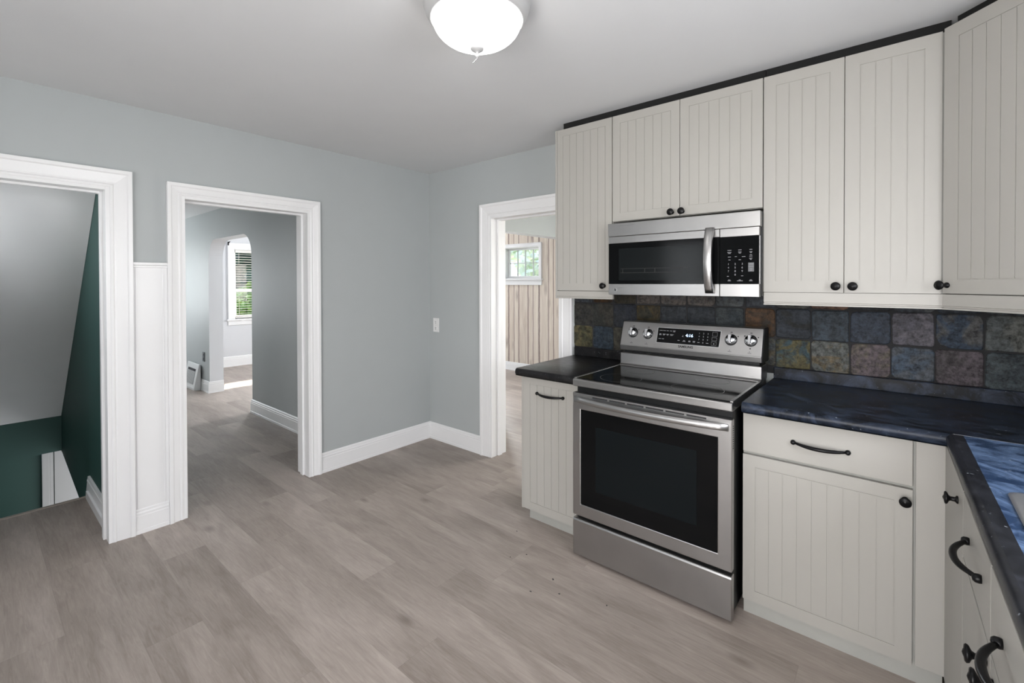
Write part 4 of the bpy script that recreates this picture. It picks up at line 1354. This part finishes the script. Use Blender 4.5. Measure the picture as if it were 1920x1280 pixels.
def text(body, size, parent, loc, mt, name, tilt=0.0, align='CENTER', depth=0.0003):
    c = bpy.data.curves.new(name, 'FONT')
    c.body = body
    c.size = size
    c.extrude = depth
    c.offset = size * 0.03 if body == 'SAMSUNG' else 0.0
    c.align_x = align
    c.align_y = 'CENTER'
    c.materials.append(mt)
    tmp = bpy.data.objects.new(name, c)
    me = bpy.data.meshes.new_from_object(tmp)
    bpy.data.objects.remove(tmp)
    bpy.data.curves.remove(c)
    o = bpy.data.objects.new(name, me)
    COL.objects.link(o)
    o.parent = parent
    o.location = loc
    o.rotation_euler = (R(90) + tilt, 0, 0)
    return o
def bars(parent, name, items, y, mt, tilt=None):
    """short print marks: (x, z, w, h)"""
    b_ = MB()
    for x, z, w_, h_ in items:
        if tilt is None:
            b_.box((x - w_ / 2, y - 0.0006, z - h_ / 2), (x + w_ / 2, y, z + h_ / 2))
        else:
            p = [tilt(x - w_ / 2, z - h_ / 2), tilt(x + w_ / 2, z - h_ / 2), tilt(x + w_ / 2, z + h_ / 2), tilt(x - w_ / 2, z + h_ / 2)]
            b_.add(p, [(0, 1, 2, 3)])
    o = b_.build(name, mt, parent)
    o['kind'] = 'stuff'
    return o
# keypad digits and print marks
kx = [2.657, 2.686, 2.716]
it = 0
for r_, rowt in enumerate((('1', '2', '3'), ('4', '5', '6'), ('7', '8', '9'))):
    for c_, dgt in enumerate(rowt):
        text(dgt, 0.0125, cp, (kx[c_] - ox, YM + 0.0024, 1.4885 - 0.0165 * r_ - oz), M['grey_text'], 'key_digit')
text('0', 0.0125, cp, (kx[1] - ox, YM + 0.0024, 1.4885 - 0.0495 - oz), M['grey_text'], 'key_digit')
marks = []
for x, w_ in ((2.661, 0.017), (2.706, 0.014), (2.752, 0.012)):
    for z in (1.553, 1.5435, 1.5385):
        marks.append((x - ox, z - oz, w_ * (1 if z != 1.5385 else 0.7), 0.0022))
for x, z, w_ in ((2.661, 1.522, 0.013), (2.689, 1.523, 0.009), (2.722, 1.522, 0.015), (2.752, 1.529, 0.010), (2.752, 1.5225, 0.013), (2.661, 1.508, 0.009), (2.706, 1.508, 0.010), (2.752, 1.5135, 0.013), (2.752, 1.508, 0.008), (2.655, 1.432, 0.008), (2.716, 1.434, 0.009),
                (2.661, 1.4155, 0.009), (2.661, 1.411, 0.014), (2.706, 1.4155, 0.009), (2.706, 1.411, 0.024), (2.752, 1.4155, 0.009), (2.752, 1.411, 0.014)):
    marks.append((x - ox, z - oz, w_, 0.0022))
bars(cp, 'print_marks', marks, YM + 0.0028, M['grey_text'])
M['sticker'] = plain('dim_grey_label', (0.10, 0.105, 0.11), 0.5)
q = MB(); q.box((2.741 - ox, YM + 0.0024, 1.453 - oz), (2.765 - ox, YM + 0.003, 1.494 - oz)); q.build('key_panel', M['sticker'], cp)
bars(cp, 'print_marks', [(2.753 - ox, 1.4765 - oz, 0.023, 0.0016), (2.753 - ox, 1.487 - oz, 0.018, 0.002), (2.753 - ox, 1.4655 - oz, 0.010, 0.002), (2.753 - ox, 1.459 - oz, 0.008, 0.002)], YM + 0.0024, M['grey_text'])

# ------------------------------------------------------------------ range
rg = thing('range', 'freestanding stainless electric range with black glass cooktop', 'stove', (1.990, 0, 0))
ox = 1.990
xe = 2.750
YR = -0.7156
RW = xe - ox
q = MB(); q.box((0.006, -0.680, 0.030), (RW - 0.006, -0.062, 0.895)); q.build('body', M['black'], rg, 0.002)
for xx in (0.05, RW - 0.05):
    for yy in (-0.63, -0.12):
        q = MB(); q.lathe([(0.018, 0.0), (0.018, 0.012), (0.010, 0.014), (0.010, 0.032)], (xx, yy, 0), 'z', 16); q.build('foot', M['black_matte'], rg)
# drawer
q = MB()
yb = -0.680
prof = [(yb, 0.016), (YR + 0.006, 0.0145), (YR, 0.022), (YR, 0.192), (YR + 0.003, 0.200), (YR + 0.012, 0.203), (yb, 0.203)]
q.prism([(0.0, y, z) for y, z in prof], (RW, 0, 0)); q.build('drawer', M['steel'], rg, 0.003)
# oven door
q = MB()
gx0, gx1, gz0, gz1 = 2.0365 - ox, 2.6945 - ox, 0.2815, 0.7630
q.cells([0.0, gx0, gx1, RW], [YR, YR + 0.006, -0.682], [0.2205, gz0, gz1, 0.8445], lambda i, j, k: not (i == 1 and k == 1 and j == 0))
od = q.build('oven_door', M['steel'], rg, 0.003)
q = MB(); q.box((gx0 + 0.0005, YR + 0.0015, gz0 + 0.0005), (gx1 - 0.0005, YR + 0.0062, gz1 - 0.0005)); q.build('door_glass', M['dark_glass'], od)
q = MB(); q.box((gx0 + 0.085, YR + 0.0008, gz0 + 0.085), (gx1 - 0.085, YR + 0.0016, gz1 - 0.075)); q.build('window', M['door_window'], od)
# wide bowed handle and the vent slots above it
q = MB(); nseg = 16
vs = []; fs = []
hx0, hx1 = 2.006 - ox, 2.738 - ox
for i in range(nseg + 1):
    s = -1 + 2 * i / nseg
    x = hx0 + (hx1 - hx0) * i / nseg
    bow = 0.020 * (1 - s * s) + 0.014
    drop = 0.007 * (1 - s * s)
    for y, z in ((YR + 0.001, 0.8290), (YR - bow * 0.85, 0.8285 - drop), (YR - bow, 0.8265 - drop), (YR - bow - 0.0005, 0.8030 - drop), (YR - bow * 0.93, 0.8000 - drop), (YR - bow * 0.5, 0.7985 - drop), (YR + 0.001, 0.7985 - drop)):
        vs.append((x, y, z))
for i in range(nseg):
    for s in range(7):
        t = (s + 1) % 7
        fs.append((i * 7 + s, i * 7 + t, (i + 1) * 7 + t, (i + 1) * 7 + s))
fs.append(tuple(range(7))); fs.append(tuple(reversed(range(nseg * 7, nseg * 7 + 7))))
q.add(vs, fs, 0, True)
q.build('handle', M['steel'], od)
for i in range(6):
    xa = 2.105 - ox + i * 0.0925
    s0_ = -1 + 2 * (xa + 0.04 - hx0) / (hx1 - hx0)
    q = MB(); q.box((xa, YR - 0.0012, 0.8300), (xa + 0.082, YR + 0.002, 0.8365)); q.build('vent_slot', M['black_matte'], od)
for i in range(11):
    q = MB(); q.box((RW - 0.0002, YR + 0.014, 0.815 - i * 0.009), (RW + 0.0012, YR + 0.022, 0.8185 - i * 0.009)); q.build('side_vent_slot', M['black_matte'], od)
# cooktop
q = MB()
prof = [(-0.090, 0.882), (YR + 0.004, 0.8767), (YR, 0.880), (YR, 0.9075), (YR + 0.004, 0.9125), (YR + 0.012, 0.914), (-0.090, 0.914)]
q.prism([(0.0, y, z) for y, z in prof], (RW, 0, 0))
ct = q.build('cooktop_frame', M['steel'], rg, 0.002)
q = MB(); q.box((0.012, YR + 0.022, 0.9135), (RW - 0.012, -0.215, 0.9165)); q.build('glass_top', M['dark_glass'], ct)
M['burner'] = plain('burner_print', (0.05, 0.05, 0.052), 0.3)
for bx_, by_, br in ((0.19, -0.56, 0.105), (0.57, -0.56, 0.115), (0.19, -0.33, 0.078), (0.57, -0.33, 0.078)):
    q = MB(); q.lathe([(br, 0.0), (br, 0.0003), (br - 0.0025, 0.0003), (br - 0.0025, 0.0)], (bx_, by_, 0.9164), 'z', 40); q.build('burner_ring', M['burner'], ct)
for yy, xx in ((0, 0.0), (0, RW - 0.012)):
    q = MB(); q.box((xx, YR + 0.016, 0.9135), (xx + 0.012, -0.215, 0.9185)); q.build('side_trim', M['steel'], ct, 0.001)
# back riser, gap, tilted control panel
q = MB(); prof = [(-0.186, 0.9125), (-0.212, 0.9125), (-0.214, 0.919), (-0.208, 0.922), (-0.196, 0.926), (-0.194, 0.985), (-0.190, 0.990), (-0.070, 0.990), (-0.070, 0.9125)]
q.prism([(0.004, y, z) for y, z in prof], (RW - 0.004, 0, 0)); q.build('back_riser', M['steel'], rg, 0.002)
q = MB(); q.box((0.015, -0.165, 0.988), (RW - 0.015, -0.062, 1.012)); q.build('riser_gap', M['black'], rg)
q = MB()
pz0, pz1, pza, pzb = 1.004, 1.0365, 1.168, 1.172
prof = [(-0.186, 1.0045), (-0.196, 1.0065), (-0.2, 1.0345), (-0.198, 1.0365), (-0.152, 1.170), (-0.148, 1.1725), (-0.062, 1.1725), (-0.062, 1.0045)]
q.prism([(0.003, y, z) for y, z in prof], (RW - 0.003, 0, 0))
bgd = q.build('backguard', M['steel'], rg, 0.0015)
q = MB(); q.prism([(RW - 0.0005, y - 0.0006, z) for y, z in prof], (0.006, 0, 0)); q.build('end_cap', M['black'], bgd, 0.001)
q = MB(); q.prism([(0.0035, y - 0.0006, z) for y, z in prof], (-0.004, 0, 0)); q.build('end_cap', M['black'], bgd, 0.001)
pn = Vector((0, -(1.170 - 1.0365), -(-0.152 + 0.198))).normalized()      # outward normal of the tilted face
pn = Vector((0, -(1.170 - 1.0365), (0.198 - 0.152))).normalized()
pu = Vector((0, 0.198 - 0.152, 1.170 - 1.0365)).normalized()
def face(x, z, out=0.0005):
    s = (z - 1.0365) / pu.z
    return Vector((x, -0.198, 1.0365)) + pu * s + pn * out
tiltang = -math.atan2(0.046, 0.1335)
# display
q = MB()
dp = [face(2.2135 - ox, 1.0655, 0.0), face(2.5445 - ox, 1.0655, 0.0), face(2.5520 - ox, 1.146, 0.0), face(2.2135 - ox, 1.146, 0.0)]
dp[1] = face(2.5480 - ox, 1.0655, 0.0)
q.prism(dp, pn * 0.0016); disp = q.build('display', M['dark_glass'], bgd)
q = MB()
fr = [face(2.2110 - ox, 1.0632, 0.0), face(2.5505 - ox, 1.0632, 0.0), face(2.5545 - ox, 1.1484, 0.0), face(2.2110 - ox, 1.1484, 0.0)]
q.prism(fr, pn * 0.0008); q.build('display_frame', M['chrome'], bgd)
o = text('4:16', 0.0235, disp, face(2.392 - ox, 1.1125, 0.0018), M['digits'], 'clock_digits', tiltang)
for r_, rowt in enumerate((('1', '2', '3'), ('4', '5', '6'), ('7', '8', '9'), ('', '0', ''))):
    for c_, dgt in enumerate(rowt):
        if dgt: text(dgt, 0.0115, disp, face(2.4440 - ox + 0.0225 * c_, 1.1285 - 0.0160 * r_, 0.0018), M['grey_text'], 'key_digit', tiltang)
marks = []
for x, z, w_ in ((2.232, 1.131, 0.018), (2.252, 1.131, 0.016), (2.270, 1.131, 0.012), (2.288, 1.131, 0.012), (2.307, 1.133, 0.014), (2.307, 1.128, 0.011), (2.230, 1.112, 0.011), (2.230, 1.1075, 0.013), (2.252, 1.112, 0.017), (2.251, 1.1075, 0.010),
                (2.272, 1.112, 0.014), (2.272, 1.1075, 0.009), (2.296, 1.112, 0.020), (2.294, 1.1075, 0.013), (2.230, 1.086, 0.015), (2.248, 1.086, 0.012), (2.337, 1.084, 0.012), (2.367, 1.085, 0.010), (2.367, 1.0805, 0.016), (2.396, 1.085, 0.011), (2.396, 1.0805, 0.011),
                (2.420, 1.085, 0.013), (2.420, 1.0805, 0.012), (2.444, 1.0815, 0.012), (2.489, 1.0805, 0.013), (2.357, 1.106, 0.008), (2.358, 1.112, 0.003)):
    marks.append((x - ox, z, w_, 0.0024))
for x0, x1, z0, z1 in ((2.512, 2.536, 1.119, 1.139), (2.511, 2.535, 1.096, 1.112), (2.510, 2.534, 1.072, 1.090)):
    xm, zm = (x0 + x1) / 2 - ox, (z0 + z1) / 2
    marks += [(xm, z0, x1 - x0, 0.0008), (xm, z1, x1 - x0, 0.0008), (x0 - ox, zm, 0.0008, z1 - z0), (x1 - ox, zm, 0.0008, z1 - z0)]
marks.append((2.522 - ox, 1.080, 0.007, 0.004))
bars(disp, 'print_marks', marks, 0, M['grey_text'], tilt=lambda x, z: face(x, z, 0.0019))
text('SAMSUNG', 0.0175, bgd, face(2.378 - ox, 1.0525, 0.0003), M['dark_text'], 'brand_lettering', tiltang)
dm = []
for kx_, kz in ((2.064, 1.109), (2.156, 1.107), (2.604, 1.108), (2.697, 1.110)):
    kn = MB()
    c0 = face(kx_ - ox, kz, 0.0)
    kn.lathe([(0.0275, 0.0), (0.0275, 0.004), (0.0245, 0.006), (0.0235, 0.020), (0.0215, 0.024), (0.0, 0.024)], c0, tuple(pn), 36)
    ko = kn.build('knob', M['chrome'], bgd)
    g_ = MB()
    u_ = Vector((1, 0, 0)); w_ = pu
    base = [c0 + u_ * a + w_ * b + pn * 0.0235 for a, b in ((-0.0085, -0.0225), (0.0085, -0.0225), (0.0085, 0.0225), (-0.0085, 0.0225))]
    topv = [c0 + u_ * a + w_ * b + pn * 0.0385 for a, b in ((-0.0070, -0.0205), (0.0070, -0.0205), (0.0070, 0.0215), (-0.0070, 0.0215))]
    g_.add(base + topv, [(0, 1, 5, 4), (1, 2, 6, 5), (2, 3, 7, 6), (3, 0, 4, 7), (4, 5, 6, 7), (3, 2, 1, 0)])
    g_.build('grip', M['chrome'], ko, 0.002)
    k_ = MB(); k_.lathe([(0.0300, 0.0), (0.0300, 0.0015), (0.0, 0.0015)], c0, tuple(pn), 36); k_.build('bezel', M['black'], ko)
    dm.append((kx_ - ox, kz + 0.037, 0.010, 0.0035))
    dm.append((kx_ - ox - 0.002, 1.0555, 0.003, 0.003))
    dm.append((kx_ - ox - 0.002, 1.0495, 0.017, 0.0016))
    dm.append((kx_ - ox + 0.033, kz + 0.018, 0.005, 0.005))
dm.append((2.668 - ox, 1.131, 0.006, 0.006)); dm.append((2.697 - ox, 1.0715, 0.006, 0.006))
bars(bgd, 'print_marks', dm, 0, M['dark_text'], tilt=lambda x, z: face(x, z, 0.0004))

# ------------------------------------------------------------------ ceiling light
cl = thing('ceiling_light', 'round flush ceiling light with a lit frosted glass bowl', 'ceiling light', (2.13, -1.55, H))
q = MB()
q.lathe([(0.186, 0.0), (0.189, -0.006), (0.187, -0.022), (0.181, -0.028), (0.179, -0.045), (0.172, -0.060), (0.164, -0.070), (0.160, -0.0715), (0.1575, -0.066), (0.10, -0.040)], (0, 0, 0), 'z', 64)
q.build('rim', M['nickel'], cl)
q = MB()
prof = [(0.1560, -0.064)]
for i in range(0, 13):
    t = math.pi / 2 * i / 12
    prof.append((0.155 * math.cos(t), -0.068 - 0.092 * math.sin(t)))
prof[-1] = (0.0, prof[-1][1])
q.lathe(prof, (0, 0, 0), 'z', 64); q.build('glass_bowl', M['lamp_glass'], cl)
q = MB()
q.lathe([(0.0, -0.156), (0.022, -0.158), (0.025, -0.162), (0.022, -0.170), (0.012, -0.177), (0.005, -0.180), (0.005, -0.186), (0.007, -0.190), (0.005, -0.196), (0.0, -0.199)], (0, 0, 0), 'z', 32)
fin = q.build('finial', M['nickel'], cl)
q = MB()
for i in range(5):
    q.lathe([(0.0, -0.0026), (0.0026, 0.0), (0.0, 0.0026)], (-0.0030 * i * 0.9, -0.0025 * i * 0.9, -0.199 - 0.0040 * i), 'z', 8)
q.build('pull_chain', M['chrome'], fin)

# ------------------------------------------------------------------ outlets, register, crumbs
def outlet(name, label, cat, loc, rz, plate, kind):
    o = thing(name, label, cat, loc, rz)
    q = MB(); q.box((-0.038, -0.007, -0.062), (0.038, 0.0, 0.062)); q.build('cover_plate', plate, o, 0.003)
    if kind == 'outlet':
        for zz in (0.027, -0.027):
            q = MB(); q.lathe([(0.0165, 0.006), (0.0165, 0.0085), (0.015, 0.0095), (0.0, 0.0095)], (0, 0, zz), '-y', 20)
            s_ = q.build('socket', M['white_plastic'] if plate is not M['dark_plate'] else plate, o)
            g_ = MB(); g_.box((-0.0075, -0.0100, zz - 0.002), (-0.0045, -0.0093, zz + 0.009)); g_.build('slot', M['slot'], s_)
            g_ = MB(); g_.box((0.0045, -0.0100, zz - 0.002), (0.0075, -0.0093, zz + 0.008)); g_.build('slot', M['slot'], s_)
            g_ = MB(); g_.lathe([(0.0035, 0.0093), (0.0035, 0.0100), (0, 0.0100)], (0, 0, zz - 0.009), '-y', 10); g_.build('slot', M['slot'], s_)
        q = MB(); q.lathe([(0.0035, 0.0065), (0.0035, 0.0085), (0, 0.009)], (0, 0, 0), '-y', 10); q.build('screw', M['nickel'], o)
    return o
M['dark_plate'] = plain('grey_outlet_plate', (0.10, 0.11, 0.12), 0.5)
outlet('wall_outlet', 'white outlet plate on the blue grey wall by the dining room opening', 'outlet', (0.0945, 0.0, 1.027), 0, M['white_plastic'], 'outlet')
outlet('wall_outlet', 'small dark outlet low on the hall wall left of the archway', 'outlet', (-3.685, HY0, 0.445), 0, M['dark_plate'], 'outlet')

rgst = thing('floor_register', 'white wedge shaped air register standing against the hall baseboard', 'vent', (-3.985, HY0 - 0.019, 0.0))
w2 = 0.235
q = MB()
prof = [(0.0, 0.0), (-0.075, 0.0), (-0.078, 0.03), (-0.020, 0.335), (0.0, 0.335)]
q.prism([(-w2, y, z) for y, z in prof], (2 * w2, 0, 0)); q.build('housing', M['register'], rgst, 0.004)
fn = Vector((0, -(0.335 - 0.03), -0.058)).normalized()
fn = Vector((0, -0.305, 0.058)).normalized()
fu = Vector((0, 0.058, 0.305)).normalized()
def rf(x, s, out=0.0): return Vector((x, -0.078, 0.03)) + fu * s + fn * out
q = MB()
q.prism([rf(-0.155, 0.045), rf(0.155, 0.045), rf(0.155, 0.245), rf(-0.155, 0.245)], fn * 0.002); q.build('grille_opening', M['slot'], rgst)
for i in range(12):
    x = -0.147 + i * 0.0267
    q = MB(); q.prism([rf(x - 0.006, 0.045, 0.0015), rf(x + 0.006, 0.045, 0.0015), rf(x + 0.006, 0.245 - 0.03, 0.0015), rf(x - 0.006, 0.245 - 0.03, 0.0015)], fn * 0.004); q.build('louvre', M['register'], rgst)

q = MB()
for px_, py_, s_ in ((2.02, -0.935, 0.006), (2.10, -1.0, 0.004), (1.99, -1.07, 0.004), (2.30, -0.93, 0.004), (1.62, -0.72, 0.003), (1.80, -0.86, 0.003), (1.75, -0.93, 0.003)):
    a = random.uniform(0, 3)
    q.prism([(px_ + s_ * math.cos(a + t) * (1.6 if k % 2 else 0.7), py_ + s_ * math.sin(a + t) * (1.0 if k % 2 else 0.6), 0.0002) for k, t in enumerate((0, 1.2, 2.3, 3.6, 5.0))], (0, 0, 0.0015))
tag(q.build('crumbs', M['slot']), 'dark crumbs scattered on the plank floor before the range', 'crumbs', None, 'stuff')
